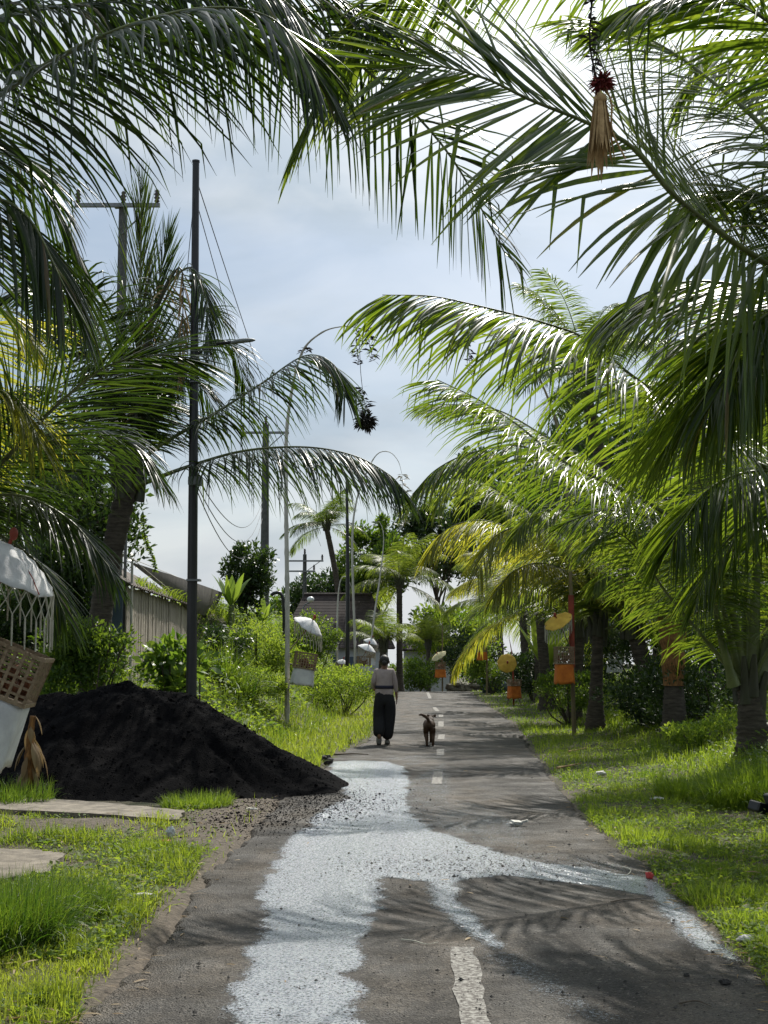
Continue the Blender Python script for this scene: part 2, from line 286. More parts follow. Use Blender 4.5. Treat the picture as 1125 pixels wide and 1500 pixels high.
def tube(mb, P, r, n=8, mi=0, tint=.5, cap=True, squash=1):
    P = np.asarray(P, float); K = len(P); r = np.broadcast_to(np.asarray(r, float), (K,))
    T = nrm(np.gradient(P, axis=0)); up = np.array([0, 0, 1.]) if abs(T[0, 2]) < .9 else np.array([0, 1., 0])
    A = np.zeros_like(P); a = nrm(np.cross(T[0], up)); 
    for i in range(K):
        a = nrm(a - T[i] * np.dot(a, T[i])); A[i] = a
    B = np.cross(T, A); th = np.arange(n) * 2 * math.pi / n
    V = P[:, None, :] + r[:, None, None] * (A[:, None, :] * np.cos(th)[None, :, None] + squash * B[:, None, :] * np.sin(th)[None, :, None])
    idx = np.arange(K * n).reshape(K, n); a0 = idx[:-1]; b0 = idx[1:]
    Q = np.stack([a0, np.roll(a0, -1, 1), np.roll(b0, -1, 1), b0], -1).reshape(-1, 4)
    V = V.reshape(-1, 3)
    mb.add(V, Q, mi, tint)
    if cap:
        for e, rowi in ((0, idx[0][::-1]), (1, idx[-1])):
            c = P[0 if e == 0 else -1]; Vc = np.concatenate([V[rowi], c[None]]); k = np.arange(n)
            mb.add(Vc, np.stack([k, (k + 1) % n, np.full(n, n)], -1), mi, tint)
def box(mb, c, s, rot=None, mi=0, tint=.5):
    v = np.array([[x, y, z] for x in (-.5, .5) for y in (-.5, .5) for z in (-.5, .5)]) * np.asarray(s, float)
    if rot is not None: v = v @ np.asarray(rot).T
    mb.add(v + np.asarray(c, float), [[0, 1, 3, 2], [4, 6, 7, 5], [0, 4, 5, 1], [2, 3, 7, 6], [0, 2, 6, 4], [1, 5, 7, 3]], mi, tint)
def sphere(mb, c, r, n=10, mi=0, sc=(1, 1, 1), jit=0, tint=.5):
    th = np.linspace(0, math.pi, n // 2 + 2)[1:-1]; ph = np.arange(n) * 2 * math.pi / n
    V = np.array([[math.sin(t) * math.cos(p), math.sin(t) * math.sin(p), math.cos(t)] for t in th for p in ph] + [[0, 0, 1], [0, 0, -1]])
    if jit: V = V * (1 + rng.normal(0, jit, (len(V), 1)))
    V = V * r * np.asarray(sc) + np.asarray(c); K = len(th); idx = np.arange(K * n).reshape(K, n); a = idx[:-1]; b = idx[1:]
    if K > 1: mb.add(V, np.stack([a, b, np.roll(b, -1, 1), np.roll(a, -1, 1)], -1).reshape(-1, 4), mi, tint); base = mb.n - len(V)
    k = np.arange(n)
    top = np.concatenate([V[:n], V[-2:-1]]); mb.add(top, np.stack([k, (k + 1) % n, np.full(n, n)], -1), mi, tint)
    bot = np.concatenate([V[(K - 1) * n:K * n], V[-1:]]); mb.add(bot, np.stack([(k + 1) % n, k, np.full(n, n)], -1), mi, tint)
def eul(x=0, y=0, z=0):
    from mathutils import Euler
    return np.array(Euler((x, y, z)).to_matrix())
def catmull(P, n=60):
    P = np.asarray(P, float); P = np.concatenate([[2 * P[0] - P[1]], P, [2 * P[-1] - P[-2]]]); out = []
    K = len(P) - 3
    for i in range(K):
        t = np.linspace(0, 1, n // K + 2)[:-1 if i < K - 1 else None][:, None]; a, b, c, d = P[i:i + 4]
        out.append(.5 * ((2 * b) + (-a + c) * t + (2 * a - 5 * b + 4 * c - d) * t ** 2 + (-a + 3 * b - 3 * c + d) * t ** 3))
    Q = np.concatenate(out); s = np.concatenate([[0], np.cumsum(np.linalg.norm(np.diff(Q, axis=0), axis=1))]); u = np.linspace(0, s[-1], n)
    return np.stack([np.interp(u, s, Q[:, k]) for k in range(3)], -1), s[-1]
def vn(x, y, seed=0):
    x = np.asarray(x, float); y = np.asarray(y, float); xi = np.floor(x).astype(np.int64); yi = np.floor(y).astype(np.int64); fx = x - xi; fy = y - yi
    def h(a, b):
        k = (a * 374761393 + b * 668265263 + seed * 982451653) & 0xffffffff; k = ((k ^ (k >> 13)) * 1274126177) & 0xffffffff
        return ((k ^ (k >> 16)) & 0xffff) / 65535.
    fx = fx * fx * (3 - 2 * fx); fy = fy * fy * (3 - 2 * fy)
    return (h(xi, yi) * (1 - fx) + h(xi + 1, yi) * fx) * (1 - fy) + (h(xi, yi + 1) * (1 - fx) + h(xi + 1, yi + 1) * fx) * fy
def fbm(x, y, o=4, seed=0):
    s = 0; a = .5; t = 0
    for i in range(o): s = s + a * vn(x * 2 ** i, y * 2 ** i, seed + i); t += a; a *= .5
    return s / t
def sst(a, b, x):
    t = np.clip((x - a) / (b - a), 0, 1); return t * t * (3 - 2 * t)
PROF = {'palm': lambda t: np.interp(t, [0, .08, .35, .75, 1], [.35, .8, 1, .62, .06]), 'grass': lambda t: np.interp(t, [0, .5, 1], [.8, .75, .05]),
        'leaf': lambda t: np.interp(t, [0, .25, .5, .8, 1], [.08, .8, 1, .6, .03]), 'strip': lambda t: np.interp(t, [0, 1], [1, .9])}
def ribbons(mb, base, d, side, Ln, W, S=5, grav=.5, prof='palm', fold=0., tint=.5, kink=None, kt=None, mi=0):
    n = len(base); Ln = np.broadcast_to(Ln, (n,)); W = np.broadcast_to(W, (n,)); grav = np.broadcast_to(grav, (n,)); tint = np.broadcast_to(tint, (n,))
    p = base.copy(); d = nrm(d); rows = []
    for i in range(S + 1):
        t = i / S; s = nrm(side - d * np.sum(side * d, -1, keepdims=True)); ww = (W * PROF[prof](t))[:, None]
        if fold:
            nn = nrm(np.cross(s, d)); nn = nn * np.sign(nn[:, 2:3] + 1e-6)
            rows.append(np.stack([p - s * ww / 2 - nn * ww * fold, p, p + s * ww / 2 - nn * ww * fold], 1))
        else: rows.append(np.stack([p - s * ww / 2, p + s * ww / 2], 1))
        if i < S:
            p = p + d * (Ln / S)[:, None]
            d = d + np.array([0, 0, -1.]) * (grav * (1.6 * (t + 1 / S)) / S * 2)[:, None]
            if kink is not None:
                k = (kink & (abs(kt - t) < .5 / S + 1e-6))[:, None]; d = np.where(k, d * .25 + np.array([0, 0, -1.]), d)
            d = nrm(d)
    V = np.stack(rows, 1); c = V.shape[2]; V = V.reshape(-1, 3)
    idx = np.arange(n * (S + 1) * c).reshape(n, S + 1, c)
    Q = np.stack([idx[:, :-1, :-1], idx[:, :-1, 1:], idx[:, 1:, 1:], idx[:, 1:, :-1]], -1).reshape(-1, 4)
    mb.add(V, Q, mi, np.repeat(tint, (S + 1) * c))

def frond_mesh(P, Lm=1.0, Wd=.045, per=85, grav=.55, roll=0, start=.16, seed=0, r0=.045, ang=(80, 30), vee=.12, tint=(.15, .75), S=6, brk=.12, sparse=0., side_len=(1, 1)):
    Lm *= 1.42; per = int(per * 1.5); Wd *= .62; dr0 = grav * .62; grav *= .62
    g = np.random.default_rng(seed); Q, ln = catmull(P, 64); T = nrm(np.gradient(Q, axis=0))
    lat = np.cross(T, np.array([0, 0, 1.])); lat[np.linalg.norm(lat, axis=1) < .25] = 0
    ok = np.linalg.norm(lat, axis=1) > 0
    if not ok.any(): lat[:] = (1, 0, 0)
    else:
        ref = lat[ok].mean(0); lat[~ok] = ref
    lat = nrm(lat); up = nrm(np.cross(lat, T)); ca, sa = math.cos(R(roll)), math.sin(R(roll))
    lat, up = lat * ca + up * sa, up * ca - lat * sa
    mb = MB(); u = np.linspace(0, 1, 64)
    tube(mb, Q, r0 * np.interp(u, [0, .06, .3, 1], [2.0, 1.25, .75, .12]), 7, 0, squash=.6)
    for sd_ in (-1, 1):
        s = np.linspace(start, .995, per) + g.normal(0, .0025, per); s = np.clip(s, start, .997)
        s = s[(g.random(per) > sparse) & (vn(s * 34, s * 0 + seed * 3 + sd_, 5) < .90)]; n = len(s)
        it = lambda A: np.stack([np.interp(s, u, A[:, k]) for k in range(3)], -1)
        b, t, l, p = it(Q), nrm(it(T)), nrm(it(lat)), nrm(it(up))
        q = (s - start) / (1 - start)
        a = R(1) * (np.interp(q, [0, .5, 1], [ang[0], (ang[0] + ang[1]) / 2 + 6, ang[1]]) + g.normal(0, 5.5, n))[:, None]
        d = t * np.cos(a) + l * sd_ * np.sin(a) + p * (vee + g.normal(0, .06, n)[:, None]); d = nrm(d); d = nrm(d + np.array([0, 0, -1.]) * (dr0 * (1 - .55 * np.exp(-q * 3.5)) * g.uniform(.8, 1.2, n))[:, None])
        Ll = Lm * side_len[0 if sd_ < 0 else 1] * np.interp(q, [0, .12, .35, .7, 1], [.55, .85, 1, .82, .38]) * g.uniform(.86, 1.08, n)
        sidev = t + g.normal(0, .22, (n, 3)) + p * .25 * sd_
        k = g.random(n) < brk
        ribbons(mb, b, d, sidev, Ll, Wd * g.uniform(.75, 1.15, n), S, grav * g.uniform(.6, 1.5, n), 'palm', .22, np.where(g.random(n) < .035, 1.2, np.clip(g.uniform(*tint, n), 0, 1)), k, g.uniform(.3, .8, n), 1)
    return mb

# ------------------------------------------------------------------ ground, road
RY = [-10, 6.5, 10.6, 14.4, 18.2, 23, 28.7, 35.8, 53.8, 74, 100, 400]
RXR = [1.80, 1.85, 1.95, 1.97, 2.19, 2.42, 2.8, 3.2, 3.6, 4.3, 4.9, 8]
RXL = [-1.32, -1.28, -1.27, -1.18, -1.02, -.83, -.25, .0, .45, .80, 1.0, 3]
xr = lambda y: np.interp(y, RY, RXR)
xl = lambda y: np.interp(y, RY, RXL)
zr = lambda y: -np.minimum(.0035 * np.maximum(np.asarray(y, float) - 68, 0) ** 2, 3.0)
def H(x, y):
    x = np.asarray(x, float); y = np.asarray(y, float)
    u = xl(y) - x; v = x - xr(y)
    bank = sst(1.2, 5.0, u) * sst(20, 31, y) * 2.35 * (1 - .45 * sst(60, 90, y)) * (1 - .75 * sst(2.9, 3.9, u) * sst(37, 34, y)) + sst(2.2, 4.2, u) * sst(19.5, 23, y) * .5
    right = sst(1.3, 4.5, v) * .65 + sst(5, 10, v) * .6
    edge = np.where(u > 0, sst(0, .25, u) * .03, 0) + np.where(v > 0, sst(0, .25, v) * .035, 0)
    n = (fbm(x * 1.3, y * 1.3, 4, 3) - .5) * .10 + (fbm(x * 6, y * 6, 2, 9) - .5) * .03
    off = np.maximum(u, v)
    return zr(y) + np.where(off > 0, edge + bank + right + n * sst(0, .8, off), -.05)
def bare(x, y):
    """0 turf .. 1 bare soil"""
    u = xl(y) - x
    b = sst(.54, .64, fbm(x * 1.1 + 7, y * .8, 4, 21)) * (y < 16)
    b = np.maximum(b, sst(.16, .0, u - .14 * vn(y * 2, y * 0, 7)) * (y < 20) * (u > -0.1))
    b = np.maximum(b, ((x > -2.1) & (y > 13.0) & (y < 17.5)) * sst(1.2, .5, u))
    b = np.maximum(b, sst(.4, .1, abs(y - 9.9)) * sst(.48, .56, fbm(x * 2, y * 2, 3, 5)) * (u > 0) * (u < 1.6))
    b = np.maximum(b, sst(7.0, 6.5, y) * (u > 0) * sst(.42, .6, fbm(x * 2, y * 3, 3, 8)))
    v = x - xr(y)
    b = np.where(v > 0, np.maximum(sst(.12, 0, v), .8 * sst(.66, .74, fbm(x * 1.4, y * .7, 4, 33))), b)
    return b
xs = np.unique(np.concatenate([np.linspace(-400, -30, 16), np.linspace(-30, -9, 30), np.linspace(-9, 9, 151), np.linspace(9, 30, 30), np.linspace(30, 400, 16)]))
ys = np.unique(np.concatenate([np.linspace(-60, 3, 10), np.linspace(3, 32, 220), np.linspace(32, 100, 150), np.linspace(100, 900, 40)]))
X, Y = np.meshgrid(xs, ys); Z = H(X, Y); nx, ny = len(xs), len(ys)
idx = np.arange(nx * ny).reshape(ny, nx)
mb = MB(); mb.add(np.stack([X, Y, Z], -1).reshape(-1, 3), np.stack([idx[:-1, :-1], idx[:-1, 1:], idx[1:, 1:], idx[1:, :-1]], -1).reshape(-1, 4), 0, bare(X, Y).reshape(-1))
tag(mb.build('ground', M['ground']), kind='structure')
# road sheet with ragged edges
yy = np.concatenate([np.arange(-8, 30, .05), np.arange(30, 75, .25), np.arange(75, 140, 2)]); tt = np.array([0, .012, .1, .2, .3, .4, .5, .6, .7, .8, .9, .988, 1.])
eL = xl(yy) - .02 + (fbm(yy * 1.3, yy * 0, 4, 51) - .5) * .22 + (fbm(yy * 7, yy * 0, 3, 52) - .5) * .12
eR = xr(yy) + .02 + (fbm(yy * 1.3, yy * 0, 4, 53) - .5) * .20 + (fbm(yy * 7, yy * 0, 3, 54) - .5) * .12
XX = eL[:, None] + (eR - eL)[:, None] * tt[None]; YY = np.repeat(yy[:, None], 13, 1); ZZ = zr(YY) + .02
ZZ[:, 0] -= .05; ZZ[:, -1] -= .05
idx = np.arange(XX.size).reshape(XX.shape); mb = MB(); mb.add(np.stack([XX, YY, ZZ], -1).reshape(-1, 3), np.stack([idx[:-1, :-1], idx[:-1, 1:], idx[1:, 1:], idx[1:, :-1]], -1).reshape(-1, 4))
tag(mb.build('road', M['road']), kind='structure')
def roadz(x, y):
    t = (np.asarray(x) - xl(y)) / (xr(y) - xl(y)); return zr(y) + .02
# centre dashes (one marking layer of the road)
mb = MB()
def dash(pa, pb, w0=.11, ragged=0):
    a, b = gnd(*pa), gnd(*pb); n = 14; d = nrm(b - a); s = np.array([d[1], -d[0], 0])
    t = np.linspace(0, 1, n)[:, None]; c = a + (b - a) * t; wl = w0 / 2 * (1 + rng.normal(0, .06 + ragged, (n, 1))); wr_ = w0 / 2 * (1 + rng.normal(0, .06 + ragged, (n, 1)))
    V = np.stack([c - s * wl, c - s * wl * .33, c + s * wr_ * .33, c + s * wr_], 1); V[..., 2] = roadz(V[..., 0], V[..., 1]) + .006
    i = np.arange(n * 4).reshape(n, 4); mb.add(V.reshape(-1, 3), np.stack([i[:-1, :-1], i[:-1, 1:], i[1:, 1:], i[1:, :-1]], -1).reshape(-1, 4))
dash((706, 1560), (678, 1394), .145, .08)
for a, b in (((645, 1109), (645, 1099)), ((646, 1085), (647, 1077)), ((646, 1066), (646, 1058)), ((646, 1052), (646, 1048)), ((641, 1043), (636, 1037)), ((630, 1024), (626, 1014)), ((640, 1151), (642, 1133))):
    dash(a, b, .13)
tag(mb.build('road_markings', M['paint']), kind='structure')
# water running down the road, glare and sparkle put into its colour: a thin sheet that breaks up over the grain of the asphalt at its rim
def sdf(x, y, pts):
    P = np.array([gnd(*p)[:2] for p in pts]); d = np.full(x.shape, 1e9); ins = np.zeros(x.shape, bool)
    for k in range(len(P)):
        a, b = P[k], P[(k + 1) % len(P)]; e = b - a; t = np.clip(((x - a[0]) * e[0] + (y - a[1]) * e[1]) / (e @ e + 1e-12), 0, 1)
        d = np.minimum(d, np.hypot(x - a[0] - e[0] * t, y - a[1] - e[1] * t))
        ins ^= ((a[1] > y) != (b[1] > y)) & (x < (b[0] - a[0]) * (y - a[1]) / (b[1] - a[1] + 1e-12) + a[0])
    return np.where(ins, d, -d)
main = [(330, 1560), (352, 1460), (372, 1400), (392, 1358), (386, 1310), (402, 1270), (430, 1232), (474, 1190), (512, 1172), (505, 1160), (482, 1142), (490, 1118), (520, 1116), (566, 1118), (590, 1126), (600, 1150),
        (592, 1180), (602, 1202), (636, 1222), (690, 1240), (745, 1256), (800, 1268), (900, 1282), (955, 1294), (975, 1312), (985, 1326), (950, 1316), (880, 1304), (800, 1294), (730, 1286), (690, 1290), (660, 1304),
        (640, 1306), (628, 1296), (590, 1290), (556, 1289), (545, 1320), (548, 1352), (525, 1376), (530, 1400), (512, 1432), (534, 1456), (515, 1500), (520, 1560)]
strm = [(632, 1298), (664, 1300), (664, 1326), (690, 1350), (712, 1372), (735, 1392), (728, 1396), (700, 1376), (668, 1354), (640, 1328)]
side = [(960, 1310), (990, 1324), (1012, 1350), (1042, 1378), (1080, 1400), (1094, 1408), (1080, 1414), (1030, 1392), (1002, 1372), (984, 1346)]
thin = [[(700, 1380), (745, 1388), (830, 1450), (900, 1500), (850, 1500), (760, 1440), (690, 1400)], [(600, 1200), (640, 1170), (700, 1180), (760, 1210), (780, 1250), (700, 1240)], [(590, 1150), (650, 1120), (660, 1160), (640, 1200), (600, 1200)],
        [(730, 1256), (800, 1252), (910, 1268), (960, 1290), (900, 1284)], [(545, 1116), (640, 1104), (650, 1112), (600, 1124)]]
wx = np.arange(-1.35, 2.0, .028); wy = np.concatenate([np.arange(5.6, 12, .028), np.arange(12, 24.5, .06)]); WX, WY = np.meshgrid(wx, wy)
lump = lambda x, y: (fbm(x * 4, y * 3, 3, 71) - .5) * .22 + (fbm(x * 11, y * 8, 3, 72) - .5) * .20
D = np.maximum.reduce([sdf(WX, WY, main) + lump(WX, WY) * .7, sdf(WX, WY, strm) + .01 + lump(WX, WY) * .35, sdf(WX, WY, side) + .01 + lump(WX, WY) * .35])
for q in thin: D = np.maximum(D, np.minimum(sdf(WX, WY, q) * .35 - .050, -.036) + lump(WX, WY) * .15)
D = np.minimum(D, (xr(WY) - .03 - WX)); D = np.clip(D, -.2, .2)
ii = np.arange(WX.size).reshape(WX.shape); Q = np.stack([ii[:-1, :-1], ii[:-1, 1:], ii[1:, 1:], ii[1:, :-1]], -1).reshape(-1, 4); Q = Q[(D.reshape(-1)[Q] > -.11).any(1)]
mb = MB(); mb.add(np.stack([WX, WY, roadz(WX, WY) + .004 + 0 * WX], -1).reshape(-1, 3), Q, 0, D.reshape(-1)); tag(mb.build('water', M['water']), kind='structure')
# grit and pebbles scattered on the road: stuff
def pebbles(name, n, fx, fy, smin, smax, m, seed, onroad=True, region=None):
    g = np.random.default_rng(seed); mb = MB(); ico = np.array([[0, 0, 1], [1, 0, 0], [0, 1, 0], [-1, 0, 0], [0, -1, 0], [0, 0, -.6]], float)
    Fc = np.array([[0, 1, 2], [0, 2, 3], [0, 3, 4], [0, 4, 1], [5, 2, 1], [5, 3, 2], [5, 4, 3], [5, 1, 4]])
    px = fx(g, n); py = fy(g, n); G = np.array([gnd(a, b) for a, b in zip(px, py)]); x, y = G[:, 0], G[:, 1]
    k = (x > xl(y) + .05) & (x < xr(y) - .05) if onroad else np.ones(n, bool); x, y = x[k], y[k]; n = len(x)
    z = np.where((x > xl(y)) & (x < xr(y)), roadz(x, y) + .008, H(x, y)); s = g.uniform(smin, smax, n) * (1 + 1.2 * (g.random(n) < .04))
    V = ico[None] * s[:, None, None] * g.uniform(.6, 1.2, (n, 6, 1)) * np.array([1, 1, .7]) + np.stack([x, y, z + s * .25], -1)[:, None]
    mb.add(V.reshape(-1, 3), (Fc[None] + np.arange(n)[:, None, None] * 6).reshape(-1, 3)); return tag(mb.build(name, m, smooth=False), kind='stuff')
pebbles('gravel', 2600, lambda g, n: g.uniform(150, 1120, n), lambda g, n: 1100 + 400 * g.random(n) ** .8, .0025, .007, M['pebble'], 3)
pebbles('gravel', 900, lambda g, n: g.normal(690, 120, n), lambda g, n: g.normal(1272, 14, n), .003, .009, M['pebble'], 4)
pebbles('gravel', 3800, lambda g, n: g.normal(450, 65, n), lambda g, n: g.normal(1176, 13, n), .003, .010, M['sand'], 5, False)
pebbles('gravel', 2000, lambda g, n: g.normal(340, 75, n), lambda g, n: g.normal(1205, 11, n), .003, .011, M['sand'], 6, False)
# concrete slabs on the left verge
def slab(name, pts, label, th=.05):
    P = [gnd(*p) for p in pts]; mb = MB(); n = len(P); cx = np.mean(P, 0)
    P = [np.array([p[0], p[1], float(H(p[0], p[1])) + .045]) for p in P]
    # subdivide the outline for a chipped edge
    Q = []
    for i in range(n):
        for t in np.linspace(0, 1, 10)[:-1]:
            q = P[i] + (P[(i + 1) % n] - P[i]) * t; Q.append(q + np.array([rng.normal(0, .012), rng.normal(0, .03), 0]))
    Q = np.array(Q); m = len(Q); zc = np.mean(Q[:, 2]); Q[:, 2] = .5 * Q[:, 2] + .5 * zc; c = Q.mean(0)
    k = np.arange(m); mb.add(np.concatenate([Q, c[None]]), np.stack([k, (k + 1) % m, np.full(m, m)], -1))
    B = Q - np.array([0, 0, .12]); mb.add(np.concatenate([Q, B]), np.stack([k, k + m, (k + 1) % m + m, (k + 1) % m], -1))
    o = mb.build(name, M['slab'], org=tuple(c), smooth=False); return tag(o, label, 'concrete slab', 'concrete slabs set in the left verge')
slab('concrete_slab', [(-160, 1172), (-160, 1186), (130, 1203), (262, 1212), (270, 1200), (150, 1186), (0, 1177)], 'long narrow pale concrete strip across the grass in front of the black sand heap')
slab('concrete_slab', [(-120, 1300), (0, 1301), (70, 1290), (96, 1262), (60, 1256), (-120, 1250)], 'worn grey concrete slab at the edge of the lawn behind the tall grass tuft')

# ------------------------------------------------------------------ heap of black sand
def heap():
    c = np.array([-3.25, 18.3]); n = 230; g = np.linspace(-4.4, 4.4, n); X, Y = np.meshgrid(g, g)
    X = X + c[0]; Y = Y + c[1]; dx = X - c[0]; dy = Y - c[1]; th = np.arctan2(dy, dx)
    rad = np.interp(th, np.radians([-180, -120, -90, -60, -25, 0, 40, 90, 135, 180]), [3.3, 2.75, 2.55, 2.5, 3.0, 2.75, 2.2, 2.2, 2.8, 3.3])
    rad = rad * (1 + (fbm(th * 3 + 10, th * 0, 3, 61) - .5) * .14); r = np.hypot(dx, dy) / rad
    h = 1.36 * (1 - r) ** 1.0 * 1.0; ridge = .10 * np.exp(-((dx - 1.25) ** 2 / .55 + (dy + .1) ** 2 / .9)) + .22 * np.exp(-((dx + 1.9) ** 2 / 1.6 + (dy) ** 2 / 1.1))
    h = np.where(r < 1, h, -.5 * (r - 1)); h = h - .10 * np.exp(-(r / .12) ** 2)
    h = h + ridge * sst(1, .75, r) + ((fbm(X * 1.2, Y * 1.2, 3, 62) - .5) * .24 + (fbm(X * 4, Y * 4, 3, 63) - .5) * .11 + (fbm(X * 22, Y * 22, 2, 64) - .5) * .035) * sst(1.08, .8, r)
    h = h - .045 * sst(.12, .0, abs(dx - 1.5 - .5 * np.sin(dy * 2.2))) * sst(.2, -1.4, dy) * sst(1, .8, r)
    Z = H(X, Y) * sst(.9, 1.1, r) + h + .02
    keep = r < 1.12; idx = np.arange(n * n).reshape(n, n); Q = np.stack([idx[:-1, :-1], idx[:-1, 1:], idx[1:, 1:], idx[1:, :-1]], -1).reshape(-1, 4)
    Q = Q[keep.reshape(-1)[Q].all(1)]; mb = MB(); mb.add(np.stack([X, Y, Z], -1).reshape(-1, 3), Q)
    # loose clods lying on it
    k = np.where((r < 1).reshape(-1))[0]; k = rng.choice(k, 5000); P = np.stack([X, Y, Z], -1).reshape(-1, 3)[k]
    ico = np.array([[0, 0, 1], [1, 0, 0], [0, 1, 0], [-1, 0, 0], [0, -1, 0], [0, 0, -1]], float); Fc = np.array([[0, 1, 2], [0, 2, 3], [0, 3, 4], [0, 4, 1], [5, 2, 1], [5, 3, 2], [5, 4, 3], [5, 1, 4]])
    s = rng.uniform(.004, .016, len(k)) * (1 + 1.5 * (rng.random(len(k)) < .04)); V = ico[None] * s[:, None, None] * rng.uniform(.6, 1.2, (len(k), 6, 1)) + P[:, None]
    mb.add(V.reshape(-1, 3), (Fc[None] + np.arange(len(k))[:, None, None] * 6).reshape(-1, 3))
    tag(mb.build('sand_heap', M['sand'], org=(c[0], c[1], 0)), 'big heap of black volcanic sand dumped on the left verge', 'sand heap')
    return lambda x, y: np.hypot(x - c[0], y - c[1]) / np.interp(np.arctan2(y - c[1], x - c[0]), np.radians([-180, -120, -90, -60, -25, 0, 40, 90, 135, 180]), [3.3, 2.75, 2.55, 2.5, 3.0, 2.75, 2.2, 2.2, 2.8, 3.3])
heapr = heap()

# ------------------------------------------------------------------ grass
def scatter(n, y0, y1, margin=1.2, k=2.0):
    """ground points, thinner with distance"""
    u = rng.random(n); a, b = y0 ** (1 - k), y1 ** (1 - k); y = (a + (b - a) * u) ** (1 / (1 - k)); hw = y * CX / F + margin
    return rng.uniform(-1, 1, n) * hw, y
def onslab(x, y):
    a = (y > 14.2) & (y < 16.1) & (x < -2.25) & (y < 15.9 + (x + 2.2) * -.02) & (y > 14.0 + (-2.2 - x) * .22); b = (y > 9.9) & (y < 11.5) & (x < -2.55); return a | b
def blades(name, n, y0, y1, sel, h, wd, m, tint, k=2.0, lean=.75, grav=.7, margin=1.2):
    x, y = scatter(n, y0, y1, margin, k); keep = sel(x, y); x, y = x[keep], y[keep]; n = len(x)
    z = H(x, y); ph = rng.uniform(0, 2 * math.pi, n); l = rng.normal(0, lean, n)
    d = np.stack([np.cos(ph) * l, np.sin(ph) * l, np.ones(n)], -1); s = np.stack([-np.sin(ph), np.cos(ph), np.zeros(n)], -1) + rng.normal(0, .5, (n, 3))
    hh = h(x, y) * rng.uniform(.5, 1.25, n); ww = wd * (1 + y / 22) * rng.uniform(.7, 1.2, n)
    mb = MB(); ribbons(mb, np.stack([x, y, z - .01], -1), d, s, hh, ww, 3, grav * rng.uniform(.3, 1.6, n), 'grass', 0, np.where(rng.random(n) < .06, 1.25, np.clip(tint(x, y) + rng.normal(0, .16, n), 0, .9)))
    return tag(mb.build(name, m), kind='stuff')
Ld = lambda x, y: (xl(y) - x); Rd = lambda x, y: (x - xr(y))
tuft = lambda x, y: fbm(x * 2.3, y * 2.0, 3, 91)
def selL(x, y):
    u = Ld(x, y); return (u > .02 + .1 * vn(y * 3, x * 0)) & (rng.random(len(x)) > bare(x, y) * .96) & ~onslab(x, y) & (heapr(x, y) > .99)
def selR(x, y):
    v = Rd(x, y); return (v > -.02 + .12 * vn(y * 3, x * 0, 4)) & (rng.random(len(x)) > bare(x, y) * .9)
hL = lambda x, y: .035 + .10 * np.maximum(0, tuft(x, y) - .42) * 4 + .16 * sst(17.5, 22, y) + .12 * sst(1.5, 4, Ld(x, y)) * (y > 16)
tL = lambda x, y: -.05 + 1.35 * fbm(x * 1.1, y * 1.1, 4, 95)
blades('grass', 330000, 5.8, 22, selL, hL, .0055, M['grass'], tL, 2.2)
blades('grass', 90000, 20, 70, selL, lambda x, y: .16 + .16 * tuft(x, y), .007, M['grass'], tL, 1.8)
hR = lambda x, y: .035 + .10 * np.maximum(0, tuft(x, y) - .42) * 4 + .09 * sst(.9, 2.6, Rd(x, y)) + .03 * sst(15, 30, y)
tR = lambda x, y: -.2 + 1.35 * fbm(x * 1.1 + 5, y * .8, 4, 97)
blades('grass', 430000, 6.2, 34, selR, hR, .0055, M['grass_shade'], tR, 2.1, margin=1.6)
blades('grass', 70000, 30, 80, selR, lambda x, y: .09 + .14 * tuft(x, y) * sst(.5, 2, Rd(x, y)), .008, M['grass_shade'], tR, 1.7)
# small flat weeds between the blades
def weeds(name, n, y0, y1, sel, size, hgt, m, k=2.0, tint=(.2, .9), margin=1.2):
    x, y = scatter(n, y0, y1, margin, k); keep = sel(x, y); x, y = x[keep], y[keep]; n = len(x); ph = rng.uniform(0, 2 * math.pi, n)
    z = H(x, y) + rng.random(n) * hgt(x, y); e = rng.uniform(-.1, .9, n)
    d = np.stack([np.cos(ph), np.sin(ph), e], -1); s = np.stack([-np.sin(ph), np.cos(ph), rng.normal(0, .4, n)], -1); sz = size * (1 + y / 40) * rng.uniform(.6, 1.4, n)
    mb = MB(); ribbons(mb, np.stack([x, y, z], -1), d, s, sz, sz * .55, 2, .3, 'leaf', 0, rng.uniform(*tint, n)); return tag(mb.build(name, m), kind='stuff')
weeds('weeds', 150000, 5.8, 22, lambda x, y: selL(x, y) & (fbm(x * 1.5, y * 1.5, 3, 41) > .42), .03, lambda x, y: .05, M['weed'], 2.2)
weeds('weeds', 170000, 6.2, 30, lambda x, y: selR(x, y) & (fbm(x * 1.5, y * 1.2, 3, 42) > .40), .03, lambda x, y: .04 + .12 * sst(.8, 2.5, Rd(x, y)), M['weed'], 2.0, margin=1.6)
